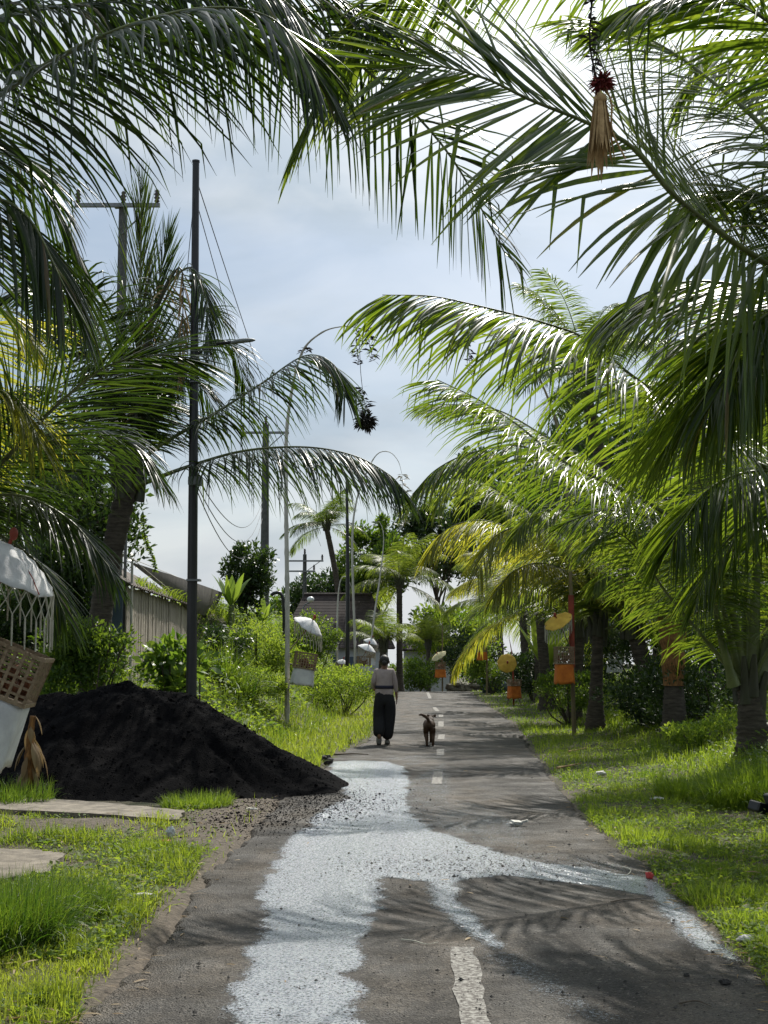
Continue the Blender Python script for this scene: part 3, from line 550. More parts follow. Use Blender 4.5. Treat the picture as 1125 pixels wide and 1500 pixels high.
# fallen brown leaflets and straw on verge and road edge
def litter_(n, y0, y1, sel):
    x, y = scatter(n, y0, y1, 1.5, 2.0); k = sel(x, y); x, y = x[k], y[k]; n = len(x); ph = rng.uniform(0, 6.28, n); onr = (x > xl(y)) & (x < xr(y)); z = np.where(onr, roadz(x, y) + .006, H(x, y) + .02 + .03 * rng.random(n))
    mb = MB(); ribbons(mb, np.stack([x, y, z], -1), np.stack([np.cos(ph), np.sin(ph), .12 + 0 * ph], -1), np.stack([-np.sin(ph), np.cos(ph), rng.normal(0, .3, n)], -1), rng.uniform(.03, .13, n), rng.uniform(.006, .016, n), 4, .35, 'leaf', .1, rng.random(n))
    tag(mb.build('leaf_litter', M['frond_dry']), kind='stuff')
litter_(5200, 6, 45, lambda x, y: ((Rd(x, y) > -.15) & (rng.random(len(x)) < np.exp(-np.abs(Rd(x, y)) * .5) * .8)) | ((Ld(x, y) > -.12) & (heapr(x, y) > 1) & (rng.random(len(x)) < .35)) | (rng.random(len(x)) < .015))
# straggling herbs on the bank and on the right slope
cl = lambda x, y, s: fbm(x * .9, y * .9, 3, s)
weeds('undergrowth', 150000, 20, 66, lambda x, y: (Ld(x, y) > 1.5 + 1.0 * cl(x, y, 44)) & (heapr(x, y) > .95), .06, lambda x, y: .15 + .75 * sst(.35, .8, cl(x, y, 45)) * sst(1.4, 3.2, Ld(x, y)), M['weed'], 1.5, (.1, 1), 1.5)
weeds('undergrowth', 120000, 11, 70, lambda x, y: Rd(x, y) > 1.7 + 1.2 * cl(x, y, 46) - .5 * sst(20, 12, y), .05, lambda x, y: .08 + .6 * sst(.38, .8, cl(x, y, 47)) * sst(1.4, 3.4, Rd(x, y)), M['bushleaf'], 1.6, (.1, 1), 2.0)
blades('undergrowth', 60000, 19, 66, lambda x, y: (Ld(x, y) > 1.2) & (heapr(x, y) > .97) & (cl(x, y, 48) > .4), lambda x, y: .3 + .5 * sst(1.5, 3.5, Ld(x, y)) * cl(x, y, 49), .010, M['grass_tall'], lambda x, y: .4 + .5 * cl(x, y, 50), 1.5, .5, .9)
blades('undergrowth', 60000, 10, 60, lambda x, y: (Rd(x, y) > 1.35 + .8 * cl(x, y, 51)), lambda x, y: .14 + .30 * cl(x, y, 52) * sst(1.2, 3, Rd(x, y)), .009, M['grass_shade'], lambda x, y: .15 + .7 * cl(x, y, 53), 1.7, .6, 1.1, 2.0)

# ------------------------------------------------------------------ palms
def gen_path(e0, ln, bend, side=0.):
    n = 40; s = np.linspace(0, 1, n); e = R(e0) - R(bend) * s ** 1.35; az = R(side) * s ** 2; d = np.stack([np.cos(e) * np.cos(az), np.cos(e) * np.sin(az), np.sin(e)], -1)
    return np.concatenate([[[0, 0, 0]], np.cumsum(d[:-1] * ln / (n - 1), 0)])[::5]
GEN = {}
def gen_frond(kind, v, mt):
    key = (kind, v, mt)
    if key not in GEN:
        e0, bend = {'up': (80, 62), 'high': (62, 88), 'mid': (42, 92), 'low': (18, 82), 'hang': (-12, 68), 'spear': (86, 14)}[kind]
        P = gen_path(e0 + 6 * v, 4.3 - .25 * v, bend + 8 * v, -14 + 25 * v)
        mb = frond_mesh(P, 1.0 if kind != 'spear' else .7, .052, 66, .75 if kind != 'spear' else .1, 6 - 12 * v, .17, 100 + v * 7 + len(kind), .04, (78, 30) if kind != 'spear' else (16, 8), S=5)
        o = mb.build('frond', [M['rachis'], M[mt]]); COL.objects.unlink(o); GEN[key] = o.data
    return GEN[key]
def place_gen(root, kind, az, off=(0, 0, 0), sc=1.0, mt='frond_far', v=None):
    v = rng.integers(0, 2) if v is None else v
    o = bpy.data.objects.new('frond', gen_frond(kind, int(v), mt)); COL.objects.link(o); o.parent = root; o.location = off; o.rotation_euler = (0, 0, az); sc = float(sc); o.scale = (sc, sc, sc); return o
def palm(label, base, crown, tr=.16, ngen=10, heroes=(), gsc=1.0, mt='frond_far', avoid=None, sheath=True, mixk=None, orange=False, bow=.0, group='coconut palms lining the lane'):
    """base, crown: world points"""
    base = np.array(base, float); crown = np.array(crown, float); root = empty('coconut_palm', tuple(base), label, 'palm tree', group)
    n = 26; t = np.linspace(0, 1, n)[:, None]; P = base + (crown - base) * t; P[:, :2] += (np.sin(t * math.pi) * bow)[:, :1] * np.array([[1, .3]])
    P[0, 2] -= .25; tl = np.linalg.norm(crown - base)
    rr = tr * (1 + .9 * np.exp(-t[:, 0] * tl / .45) - .12 * t[:, 0])
    mb = MB(); m2 = max(14, int(tl / .09)); tt = np.linspace(0, 1, m2 * 2); PP = np.stack([np.interp(tt, t[:, 0], P[:, k]) for k in range(3)], -1); r2 = np.interp(tt, t[:, 0], rr) * (1 + .035 * ((np.arange(len(tt)) % 2) * 2 - 1)) * (1 + .03 * rng.normal(0, 1, len(tt)))
    tube(mb, PP, r2, 12); mb.build('trunk', M['trunk'], root, tuple(base))
    if sheath:
        mb = MB(); k = 9
        for i in range(k):
            a = i * 2.4; h0 = rng.uniform(-.28, .02); d = np.array([math.cos(a), math.sin(a), 0]); l = rng.uniform(.35, .6)
            q = np.stack([crown + d * tr * .9 + [0, 0, h0 - .05], crown + d * tr * 1.15 + [0, 0, h0 + l * .45], crown + d * tr * 1.6 + [0, 0, h0 + l]])
            tube(mb, catmull(q, 7)[0], [.09, .085, .075, .065, .055, .045, .03], 7, squash=.5)
        mb.build('leaf_base', M['sheath'] if orange else M['rachis_dark'] if not orange else M['sheath'], root, tuple(base))
    if orange:
        k = np.linspace(0, 1, 16); mb = MB(); tube(mb, catmull([crown - [0, 0, .95], crown - [0, 0, .45], crown + [0, 0, .1]], 16)[0], tr * (1.12 + .35 * k) * (1 + .06 * rng.normal(0, 1, 16)), 12); mb.build('fibre_wrap', M['sheath'], root, tuple(base))
    for hp in heroes:
        pts, kw = hp; P3 = np.array([p if len(p) == 3 and isinstance(p, np.ndarray) else at(*p) for p in pts])
        kw = dict(kw); mm = kw.pop('mat', mt); rm = kw.pop('rm', 'rachis')
        frond_mesh(P3, **kw).build('frond', [M[rm], M[mm]], root, tuple(base))
    off = tuple(crown - base)
    kinds = mixk or ['up', 'high', 'high', 'mid', 'mid', 'low', 'hang', 'mid', 'high', 'low', 'up', 'mid', 'low', 'hang', 'high', 'mid']
    a0 = rng.uniform(0, 6.28)
    for i in range(ngen):
        az = a0 + i * 2.399 + rng.normal(0, .15)
        if avoid and avoid(az % (2 * math.pi)): continue
        place_gen(root, kinds[i % len(kinds)], az, off, gsc * rng.uniform(.88, 1.08), mt)
    return root
def yrange(pts, a, b):
    n = len(pts); return [(p[0], p[1], a + (b - a) * i / (n - 1)) for i, p in enumerate(pts)]
def gb(x, y): return (x, y, float(H(x, y)))
pi = math.pi
# left, near, trunk out of frame: long boughs over the lane
cr_ = at(-330, 420, 9.2)
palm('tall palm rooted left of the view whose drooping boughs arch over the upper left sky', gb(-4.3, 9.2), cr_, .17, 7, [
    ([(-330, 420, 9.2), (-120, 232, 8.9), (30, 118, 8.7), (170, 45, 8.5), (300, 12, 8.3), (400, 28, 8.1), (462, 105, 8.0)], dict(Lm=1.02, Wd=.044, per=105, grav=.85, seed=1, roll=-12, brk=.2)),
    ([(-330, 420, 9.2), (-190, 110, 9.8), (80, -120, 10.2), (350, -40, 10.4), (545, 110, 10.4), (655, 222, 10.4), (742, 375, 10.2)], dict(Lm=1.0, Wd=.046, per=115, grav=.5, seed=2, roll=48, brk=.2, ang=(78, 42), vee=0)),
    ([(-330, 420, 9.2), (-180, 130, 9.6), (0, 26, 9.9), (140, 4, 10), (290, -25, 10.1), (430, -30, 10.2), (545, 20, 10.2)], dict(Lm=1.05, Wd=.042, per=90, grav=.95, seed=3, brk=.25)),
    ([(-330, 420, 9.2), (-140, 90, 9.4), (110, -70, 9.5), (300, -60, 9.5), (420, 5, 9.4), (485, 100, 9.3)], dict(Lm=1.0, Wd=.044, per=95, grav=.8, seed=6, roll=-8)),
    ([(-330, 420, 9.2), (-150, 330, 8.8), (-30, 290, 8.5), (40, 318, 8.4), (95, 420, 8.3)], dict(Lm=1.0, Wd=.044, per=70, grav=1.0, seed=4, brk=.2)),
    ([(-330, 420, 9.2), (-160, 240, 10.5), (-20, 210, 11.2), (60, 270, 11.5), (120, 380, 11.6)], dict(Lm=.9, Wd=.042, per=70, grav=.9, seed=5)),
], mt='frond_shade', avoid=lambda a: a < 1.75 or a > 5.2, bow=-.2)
# left, low crown out of frame beside the white parasol
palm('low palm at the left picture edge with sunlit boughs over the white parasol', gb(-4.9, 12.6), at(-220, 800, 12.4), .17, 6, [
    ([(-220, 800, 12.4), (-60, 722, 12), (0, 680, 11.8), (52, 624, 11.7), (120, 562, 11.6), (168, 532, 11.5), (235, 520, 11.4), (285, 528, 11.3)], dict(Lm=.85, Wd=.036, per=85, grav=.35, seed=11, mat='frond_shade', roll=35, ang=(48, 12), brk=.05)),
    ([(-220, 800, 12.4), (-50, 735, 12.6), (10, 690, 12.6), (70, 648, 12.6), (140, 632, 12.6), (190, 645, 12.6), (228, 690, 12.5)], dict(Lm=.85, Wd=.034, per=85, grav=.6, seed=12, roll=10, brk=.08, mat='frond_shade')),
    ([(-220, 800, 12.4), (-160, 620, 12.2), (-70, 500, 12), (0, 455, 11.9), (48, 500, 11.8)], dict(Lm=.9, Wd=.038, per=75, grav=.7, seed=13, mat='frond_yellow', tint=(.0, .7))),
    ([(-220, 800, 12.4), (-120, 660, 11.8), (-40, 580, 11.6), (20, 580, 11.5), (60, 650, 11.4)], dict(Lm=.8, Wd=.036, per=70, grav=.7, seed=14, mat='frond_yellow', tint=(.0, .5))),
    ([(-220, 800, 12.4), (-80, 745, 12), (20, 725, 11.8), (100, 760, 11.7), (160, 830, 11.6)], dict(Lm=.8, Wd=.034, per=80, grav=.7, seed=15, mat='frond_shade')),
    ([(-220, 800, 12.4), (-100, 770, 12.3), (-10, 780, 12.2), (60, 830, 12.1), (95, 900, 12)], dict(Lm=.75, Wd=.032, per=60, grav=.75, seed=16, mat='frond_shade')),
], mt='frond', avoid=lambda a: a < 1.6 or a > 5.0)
# left, mid: dark trunk behind the sand heap
c0 = at(188, 705, 21.6)
palm('dark palm behind the sand heap with two long boughs reaching right past the black pole', (-4.45, 21.6, float(H(-4.45, 21.6))), c0, .185, 3, [
    (yrange([(190, 700), (224, 660), (304, 612), (380, 564), (447, 521), (490, 535), (506, 580)], 21.6, 20.6), dict(Lm=1.0, Wd=.045, per=90, grav=.9, seed=21, brk=.15, start=.24)),
    (yrange([(195, 715), (216, 706), (280, 682), (360, 660), (450, 655), (520, 668), (570, 695), (590, 716)], 21.6, 20.4), dict(Lm=1.15, Wd=.045, per=95, grav=.95, seed=22, brk=.15, start=.2)),
    (yrange([(195, 690), (200, 560), (205, 420), (207, 272)], 21.6, 21.4), dict(Lm=.9, Wd=.04, per=60, grav=.0, seed=23, ang=(14, 4), vee=.05, tint=(.6, 1), brk=0)),
    (yrange([(198, 690), (215, 540), (232, 420), (247, 340)], 21.6, 21.7), dict(Lm=.8, Wd=.04, per=50, grav=.05, seed=24, ang=(22, 8), tint=(.4, .9), brk=0)),
    (yrange([(185, 700), (150, 560), (110, 470), (50, 425), (-10, 440)], 21.6, 21), dict(Lm=.95, Wd=.04, per=80, grav=.7, seed=25)),
    (yrange([(188, 700), (205, 540), (240, 430), (280, 392), (302, 440), (305, 510)], 21.6, 21), dict(Lm=.85, Wd=.04, per=80, grav=.8, seed=26)),
    (yrange([(185, 705), (140, 620), (90, 575), (30, 570), (-20, 620)], 21.6, 20.5), dict(Lm=.9, Wd=.04, per=80, grav=.8, seed=27)),
    (yrange([(190, 700), (240, 580), (300, 505), (340, 508), (360, 570)], 21.6, 22.4), dict(Lm=.85, Wd=.038, per=75, grav=.8, seed=28)),
    (yrange([(186, 700), (165, 520), (120, 410), (75, 385), (30, 420)], 21.6, 22.6), dict(Lm=.95, Wd=.04, per=75, grav=.7, seed=29)),
    (yrange([(186, 700), (210, 600), (250, 550), (290, 560), (320, 610)], 21.6, 22.6), dict(Lm=.8, Wd=.038, per=70, grav=.8, seed=30)),
    (yrange([(186, 700), (170, 600), (140, 520), (90, 480), (40, 500)], 21.6, 20.8), dict(Lm=.9, Wd=.04, per=80, grav=.8, seed=33)),
    (yrange([(186, 705), (120, 640), (60, 640), (0, 690), (-30, 760)], 21.6, 21), dict(Lm=.9, Wd=.04, per=80, grav=.8, seed=34)),
    (yrange([(190, 700), (230, 560), (262, 480), (300, 450), (330, 470)], 21.8, 22.6), dict(Lm=.8, Wd=.038, per=75, grav=.8, seed=35)),
    (yrange([(186, 715), (130, 690), (80, 700), (40, 760), (20, 830)], 21.6, 20.5), dict(Lm=.9, Wd=.038, per=70, grav=.8, seed=31)),
    (yrange([(186, 690), (220, 480), (262, 392), (268, 450), (262, 560)], 21.4, 20.9), dict(Lm=.5, Wd=.04, per=50, grav=1.2, seed=32, mat='frond_dry', rm='rachis_dark', sparse=.4)),
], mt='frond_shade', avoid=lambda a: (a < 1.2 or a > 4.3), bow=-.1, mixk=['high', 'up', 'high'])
# right, near: crown out of frame
palm('big palm rooted right of the view whose huge bough crosses the upper right sky', gb(4.0, 10.2), at(1340, 560, 10), .18, 6, [
    ([(1340, 560, 10), (1225, 452, 9.7), (1125, 388, 9.4), (1062, 346, 9.2), (987, 286, 9), (925, 215, 8.9), (856, 178, 8.8), (776, 146, 8.7), (711, 115, 8.7), (635, 96, 8.7), (565, 102, 8.7)],
     dict(Lm=1.2, Wd=.066, per=82, grav=.27, seed=41, roll=60, vee=.0, brk=.08, ang=(78, 30), side_len=(1.0, 1.0))),
    ([(1340, 560, 10), (1250, 350, 10.4), (1135, 205, 10.6), (1050, 125, 10.8), (960, 62, 11), (870, 30, 11)], dict(Lm=1.05, Wd=.044, per=95, grav=.55, seed=42, roll=25)),
    ([(1340, 560, 10), (1290, 300, 9.6), (1200, 110, 9.4), (1110, 20, 9.2), (1010, -10, 9.1), (920, 10, 9)], dict(Lm=1.05, Wd=.044, per=95, grav=.6, seed=43, roll=15)),
    ([(1340, 560, 10), (1210, 470, 10.6), (1090, 420, 11), (990, 415, 11.2), (900, 450, 11.3)], dict(Lm=1.1, Wd=.046, per=95, grav=.75, seed=44, roll=15)),
    ([(1340, 560, 10), (1240, 540, 9.8), (1150, 520, 9.6), (1070, 540, 9.5), (1010, 610, 9.4)], dict(Lm=1.1, Wd=.044, per=90, grav=.85, seed=45, roll=5)),
    ([(1340, 560, 10.3), (1230, 120, 10.4), (1010, -110, 10.4), (770, -110, 10.3), (610, -25, 10.2), (510, 75, 10.2), (450, 185, 10.1)], dict(Lm=1.1, Wd=.044, per=115, grav=.5, seed=48, roll=-10)),
    ([(1340, 560, 10), (1290, 480, 9.5), (1200, 440, 9.2), (1110, 470, 9.0), (1060, 560, 8.9)], dict(Lm=1.1, Wd=.046, per=85, grav=.8, seed=49, roll=10)),
    ([(1340, 560, 10), (1250, 420, 10), (1170, 320, 10.2), (1100, 280, 10.3), (1030, 290, 10.4)], dict(Lm=1.0, Wd=.044, per=85, grav=.6, seed=46, roll=10)),
    ([(1340, 560, 10), (1300, 260, 11), (1240, 110, 11.4), (1150, 60, 11.6), (1060, 75, 11.8), (1000, 130, 11.9)], dict(Lm=1.0, Wd=.042, per=85, grav=.7, seed=47)),
], mt='frond', avoid=lambda a: 1.6 < a < 4.9, bow=.2)
palm('palm right of the view with a glossy bough sweeping left below the biggest bough', gb(5.3, 14.3), at(1300, 800, 14.2), .18, 6, [
    ([(1300, 800, 14.2), (1165, 718, 13.8), (1078, 651, 13.5), (1021, 611, 13.3), (965, 578, 13.1), (912, 540, 13), (855, 495, 12.9), (806, 476, 12.8), (757, 462, 12.7), (700, 448, 12.6), (633, 434, 12.5), (560, 432, 12.4)],
     dict(Lm=1.2, Wd=.046, per=125, grav=.95, seed=51, roll=6, brk=.14, start=.1)),
    ([(1300, 800, 14.2), (1210, 722, 13.8), (1120, 690, 13.6), (1040, 715, 13.4), (985, 790, 13.2)], dict(Lm=1.1, Wd=.044, per=90, grav=.9, seed=52, roll=5)),
    ([(1300, 800, 14.2), (1230, 640, 14), (1150, 540, 14), (1060, 490, 14), (980, 500, 14)], dict(Lm=1.1, Wd=.044, per=90, grav=.8, seed=53)),
    ([(1300, 800, 14.2), (1190, 760, 13.8), (1110, 760, 13.6), (1050, 810, 13.5), (1020, 880, 13.4)], dict(Lm=.8, Wd=.040, per=60, grav=.8, seed=54)),
], mt='frond', avoid=lambda a: 1.6 < a < 4.9)
# right, the squat palm at the picture edge
palm('squat thick palm at the right edge with pale petioles rising from the grass', gb(4.95, 19.2), at(1097, 1005, 19.2), .155, 5, [
    (yrange([(1090, 1005), (1025, 927), (973, 864), (930, 800), (895, 780), (855, 805)], 19.2, 18.2), dict(Lm=.68, Wd=.042, per=70, grav=.6, seed=61, roll=-20)),
    (yrange([(1084, 1000), (1072, 942), (1048, 855), (1015, 800), (960, 762), (890, 747), (830, 765)], 19.2, 18.4), dict(Lm=.72, Wd=.04, per=80, grav=.45, seed=62, roll=20)),
    (yrange([(1092, 1000), (1062, 860), (1000, 772), (920, 722), (832, 680), (757, 622), (700, 585), (640, 556)], 19.2, 17.6), dict(Lm=1.15, Wd=.044, per=115, grav=.8, seed=63, roll=8, start=.2)),
    (yrange([(1102, 1000), (1108, 800), (1108, 640), (1085, 500), (1030, 430)], 19.2, 18.6), dict(Lm=1.1, Wd=.042, per=85, grav=.6, seed=64, start=.3, r0=.075)),
    (yrange([(1112, 1000), (1150, 820), (1200, 640), (1260, 560)], 19.2, 18.8), dict(Lm=1.1, Wd=.042, per=70, grav=.6, seed=65, start=.3, r0=.075)),
    (yrange([(1096, 1000), (1090, 820), (1062, 660), (1000, 570), (910, 560)], 19.4, 20), dict(Lm=1.1, Wd=.042, per=85, grav=.7, seed=66, start=.3, r0=.075)),
    (yrange([(1075, 1005), (1050, 900), (1040, 760), (1010, 680), (950, 650)], 19.0, 18), dict(Lm=1.1, Wd=.042, per=80, grav=.85, seed=68, start=.3, r0=.05)),
], mt='frond', avoid=lambda a: 1.4 < a < 5.2, mixk=['up', 'high', 'high', 'mid'])
palm('palm with a peeling orange brown trunk top standing in the dark right verge', gb(5.1, 25.2), at(985, 925, 25.2), .16, 7, [
    (yrange([(985, 925), (945, 800), (865, 705), (770, 655), (695, 662), (640, 687), (604, 724)], 25.2, 24), dict(Lm=1.2, Wd=.048, per=105, grav=.9, seed=71, start=.2)),
    (yrange([(985, 925), (955, 780), (885, 690), (800, 640), (720, 598), (622, 592)], 25.4, 24.6), dict(Lm=1.0, Wd=.046, per=105, grav=.7, seed=72, start=.2, roll=10)),
    (yrange([(985, 925), (945, 850), (905, 832), (872, 855)], 25.2, 24.2), dict(Lm=.72, Wd=.046, per=75, grav=.9, seed=76)),
    (yrange([(985, 925), (1010, 850), (1050, 840), (1080, 880)], 25.2, 24.2), dict(Lm=.8, Wd=.046, per=75, grav=.9, seed=77)),
    (yrange([(985, 925), (1000, 800), (1045, 720), (1110, 710)], 25.2, 25), dict(Lm=1.1, Wd=.046, per=90, grav=.8, seed=74)),
    (yrange([(985, 925), (950, 850), (890, 780), (830, 748), (780, 755), (750, 790)], 25.2, 23.8), dict(Lm=.85, Wd=.046, per=95, grav=.85, seed=75)),
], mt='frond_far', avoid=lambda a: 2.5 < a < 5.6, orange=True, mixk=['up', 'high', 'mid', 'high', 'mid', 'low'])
palm('ringed grey palm trunk behind the nearest orange festival pole', gb(4.55, 31), at(876, 925, 31), .135, 8, [
    (yrange([(876, 925), (850, 812), (797, 766), (757, 738), (705, 706), (665, 702), (642, 735)], 31, 30), dict(Lm=1.2, Wd=.052, per=95, grav=.9, seed=81)),
    (yrange([(876, 925), (860, 840), (820, 790), (770, 770), (720, 790), (700, 840)], 31, 29.5), dict(Lm=1.2, Wd=.052, per=95, grav=.9, seed=82, mat='frond_yellow')),
    (yrange([(876, 925), (842, 850), (795, 825), (750, 838), (722, 875)], 31, 29.5), dict(Lm=.85, Wd=.052, per=85, grav=.9, seed=86, mat='frond_yellow')),
    (yrange([(876, 925), (890, 860), (930, 835), (965, 860)], 31, 30), dict(Lm=.9, Wd=.05, per=70, grav=.9, seed=87)),
    (yrange([(876, 925), (900, 830), (950, 780), (1000, 800)], 31, 31), dict(Lm=1.1, Wd=.05, per=85, grav=.9, seed=83)),
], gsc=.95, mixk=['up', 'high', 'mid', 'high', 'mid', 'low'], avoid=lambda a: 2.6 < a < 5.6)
palm('slim ringed palm trunk just left of the grey one behind the orange festival pole', gb(4.75, 36), at(850, 928, 36), .135, 9, [
    (yrange([(850, 928), (838, 850), (806, 812), (757, 779), (705, 762), (655, 775), (625, 812)], 36, 34.5), dict(Lm=1.3, Wd=.058, per=95, grav=.9, seed=84, mat='frond_yellow')),
    (yrange([(850, 928), (812, 868), (768, 855), (728, 880)], 36, 34.5), dict(Lm=.95, Wd=.055, per=80, grav=.9, seed=88)),
], gsc=1.0, mixk=['up', 'high', 'mid', 'high', 'mid', 'low'], avoid=lambda a: 2.9 < a < 5.4)
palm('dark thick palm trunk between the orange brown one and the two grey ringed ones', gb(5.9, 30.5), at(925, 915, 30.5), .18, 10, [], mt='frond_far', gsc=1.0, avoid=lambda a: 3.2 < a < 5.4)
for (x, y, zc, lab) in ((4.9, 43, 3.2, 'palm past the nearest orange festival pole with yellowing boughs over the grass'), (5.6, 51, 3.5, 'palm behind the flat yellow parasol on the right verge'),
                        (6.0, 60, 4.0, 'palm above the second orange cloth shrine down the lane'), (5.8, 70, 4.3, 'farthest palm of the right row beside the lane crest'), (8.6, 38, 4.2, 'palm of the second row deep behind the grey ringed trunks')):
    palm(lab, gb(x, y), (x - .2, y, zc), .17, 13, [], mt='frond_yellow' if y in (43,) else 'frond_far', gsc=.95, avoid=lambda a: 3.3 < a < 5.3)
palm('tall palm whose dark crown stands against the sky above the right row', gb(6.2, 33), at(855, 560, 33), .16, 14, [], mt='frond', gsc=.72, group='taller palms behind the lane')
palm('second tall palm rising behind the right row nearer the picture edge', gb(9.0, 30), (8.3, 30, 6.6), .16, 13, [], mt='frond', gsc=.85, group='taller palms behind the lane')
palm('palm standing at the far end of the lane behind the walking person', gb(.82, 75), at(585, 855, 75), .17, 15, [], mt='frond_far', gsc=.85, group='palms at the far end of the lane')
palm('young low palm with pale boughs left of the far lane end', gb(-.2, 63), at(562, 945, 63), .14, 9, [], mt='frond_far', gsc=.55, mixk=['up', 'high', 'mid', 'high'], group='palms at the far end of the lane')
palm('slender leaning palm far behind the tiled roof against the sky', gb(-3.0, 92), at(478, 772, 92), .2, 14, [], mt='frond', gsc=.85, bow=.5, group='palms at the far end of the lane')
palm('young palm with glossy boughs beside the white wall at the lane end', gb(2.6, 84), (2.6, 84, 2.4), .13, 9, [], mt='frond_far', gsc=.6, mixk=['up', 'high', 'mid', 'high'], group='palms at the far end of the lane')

# ------------------------------------------------------------------ bushes and trees
def leafcloud(mb, c, rad, nl, ll, wid=.45, clumps=26, cr=.33, shell=.45, grav=.25, S=2, tint=(.1, .9), up=.25, floor=None):
    c = np.array(c, float); rad = np.array(rad, float)
    d = nrm(rng.normal(0, 1, (clumps, 3))); rr = rng.uniform(shell, .92, clumps)[:, None]; C = d * rr; cs = rng.uniform(.6, 1.25, clumps) * cr; ct = rng.uniform(-.2, .2, clumps)
    k = rng.integers(0, clumps, nl); o = nrm(rng.normal(0, 1, (nl, 3))) * (rng.random(nl) ** .45 * cs[k])[:, None]; P = c + (C[k] + o) * rad
    if floor is not None: keep = P[:, 2] > floor; P, o, k = P[keep], o[keep], k[keep]; nl = len(P)
    dr = nrm(o + rng.normal(0, .5, (nl, 3)) * .3 + [0, 0, up]); dr = nrm(dr + rng.normal(0, .45, (nl, 3))); sd_ = rng.normal(0, 1, (nl, 3)); sd_[:, 2] *= .5
    lens = ll * rng.uniform(.6, 1.3, nl); ribbons(mb, P, dr, sd_, lens, lens * wid, S, grav, 'leaf', 0, np.clip(rng.uniform(*tint, nl) + ct[k], 0, 1))
def bush(name, label, cat, c, rad, nl, ll, m, group=None, **k):
    g = float(H(c[0], c[1])); root = empty(name, (c[0], c[1], g), label, cat, group)
    mb = MB(); leafcloud(mb, c, rad, nl, ll, floor=g - .05, **k); mb.build('foliage', M[m], root, (c[0], c[1], g))
    mb = MB()
    for i in range(7):
        a = rng.uniform(0, 6.28); q = np.array([c[0], c[1], g - .1]); e = np.array(c) + np.array([math.cos(a) * rad[0] * .6, math.sin(a) * rad[1] * .6, rad[2] * rng.uniform(-.1, .6)])
        tube(mb, catmull([q, (q + e) / 2 + rng.normal(0, .08, 3), e], 8)[0], np.linspace(.025, .008, 8), 5)
    mb.build('stem', M['bark'], root, (c[0], c[1], g)); return root
def tree(label, x, y, zc, rad, nl, ll, m, tr=.12, clumps=40, cr=.3, group=None, name='broadleaf_tree', **k):
    g = float(H(x, y)); root = empty(name, (x, y, g), label, 'tree', group); mb = MB()
    top = np.array([x, y, zc]); b = np.array([x, y, g - .3]); tube(mb, catmull([b, (b + top) / 2 + rng.normal(0, .1, 3) * [1, 1, 0], top], 12)[0], np.linspace(tr * 1.3, tr * .5, 12), 9)
    for i in range(12):
        a = rng.uniform(0, 6.28); s = b + (top - b) * rng.uniform(.55, .98); e = top + np.array([math.cos(a) * rad[0], math.sin(a) * rad[1], rad[2] * rng.uniform(-.3, .8)]) * .75
        tube(mb, catmull([s, (s + e) / 2 + rng.normal(0, .12, 3), e], 9)[0], np.linspace(tr * .45, tr * .08, 9), 6)
    mb.build('trunk', M['bark'], root, (x, y, g)); mb = MB(); leafcloud(mb, (x, y, zc), rad, nl, ll, clumps=clumps, cr=cr, floor=g, **k); mb.build('crown', M[m], root, (x, y, g)); return root
p = at(366, 850, 40); tree('small round dark green tree on the bank right of the black pole', p[0], 40, p[2], (.78, .78, 1.0), 5200, .13, 'darkleaf', .06, 34, .33)
tg = 'leafy trees closing the view behind the lane'
for (px, py, Y, rx, rz, nl, ll, m, lab) in (
    (475, 885, 98, 3.6, 3.0, 9000, .34, 'darkleaf', 'broad dark tree behind the tiled roof left of the black street pole'),
    (425, 915, 100, 2.6, 2.6, 5000, .32, 'bushleaf', 'rounded tree partly behind the pale bamboo pole and the bank'),
    (548, 835, 96, 2.6, 3.6, 9000, .34, 'bushleaf', 'tall green tree left behind the palm at the lane end'),
    (640, 800, 100, 3.4, 3.4, 9000, .34, 'darkleaf', 'dark tree right behind the palm at the lane end'),
    (705, 735, 90, 2.6, 3.2, 8000, .34, 'darkleaf', 'dark tree whose top shows against the sky above the drooping boughs'),
    (770, 800, 86, 3.6, 5.4, 11000, .34, 'bushleaf', 'tall leafy tree behind the right row of palms halfway up'),
    (665, 930, 92, 3.2, 2.6, 6000, .3, 'weed', 'bright sunlit tree between the far festival poles'),
    (860, 770, 62, 4.6, 5.4, 14000, .30, 'darkleaf', 'large dark tree deep behind the orange festival pole'),
    (960, 720, 50, 4.2, 5.0, 13000, .28, 'darkleaf', 'large green tree deep behind the orange brown palm'),
    (1110, 720, 42, 3.8, 5.0, 12000, .26, 'darkleaf', 'large dark tree deep behind the squat palm at the right edge'),
    (60, 760, 34, 2.4, 2.6, 10000, .2, 'darkleaf', 'dark tree filling the gap behind the white parasol at the left')):
    p = at(px, py, Y); tree(lab, p[0], Y, p[2], (rx, rx, rz), nl, ll, m, .18, 46, .28, tg)
bg_ = 'bushes on the left bank'
def pb(px, py, Y): return tuple(at(px, py, Y))
bush('leafy_shrub', 'sunlit shrub with large oval leaves growing between the sand heap and the black pole', 'shrub', pb(262, 975, 22.6), (.55, .5, .50), 700, .20, 'broadleaf', bg_, wid=.55, clumps=22, cr=.4)
bush('leafy_shrub', 'dense bright small leaved bush at the left behind the sand heap', 'shrub', pb(125, 965, 20.9), (1.0, .4, .62), 8000, .075, 'bushleaf', bg_, clumps=46, shell=.2, cr=.42)
bush('leafy_shrub', 'dark broad bush hiding the blue grey gable left of the plank wall', 'shrub', pb(95, 880, 23.6), (.75, .5, 1.0), 7000, .10, 'darkleaf', bg_, clumps=36)
bush('leafy_shrub', 'deep shaded bush at the far left behind the woven basket', 'shrub', pb(20, 930, 25), (1.5, .9, 1.3), 9000, .10, 'darkleaf', bg_, clumps=40)
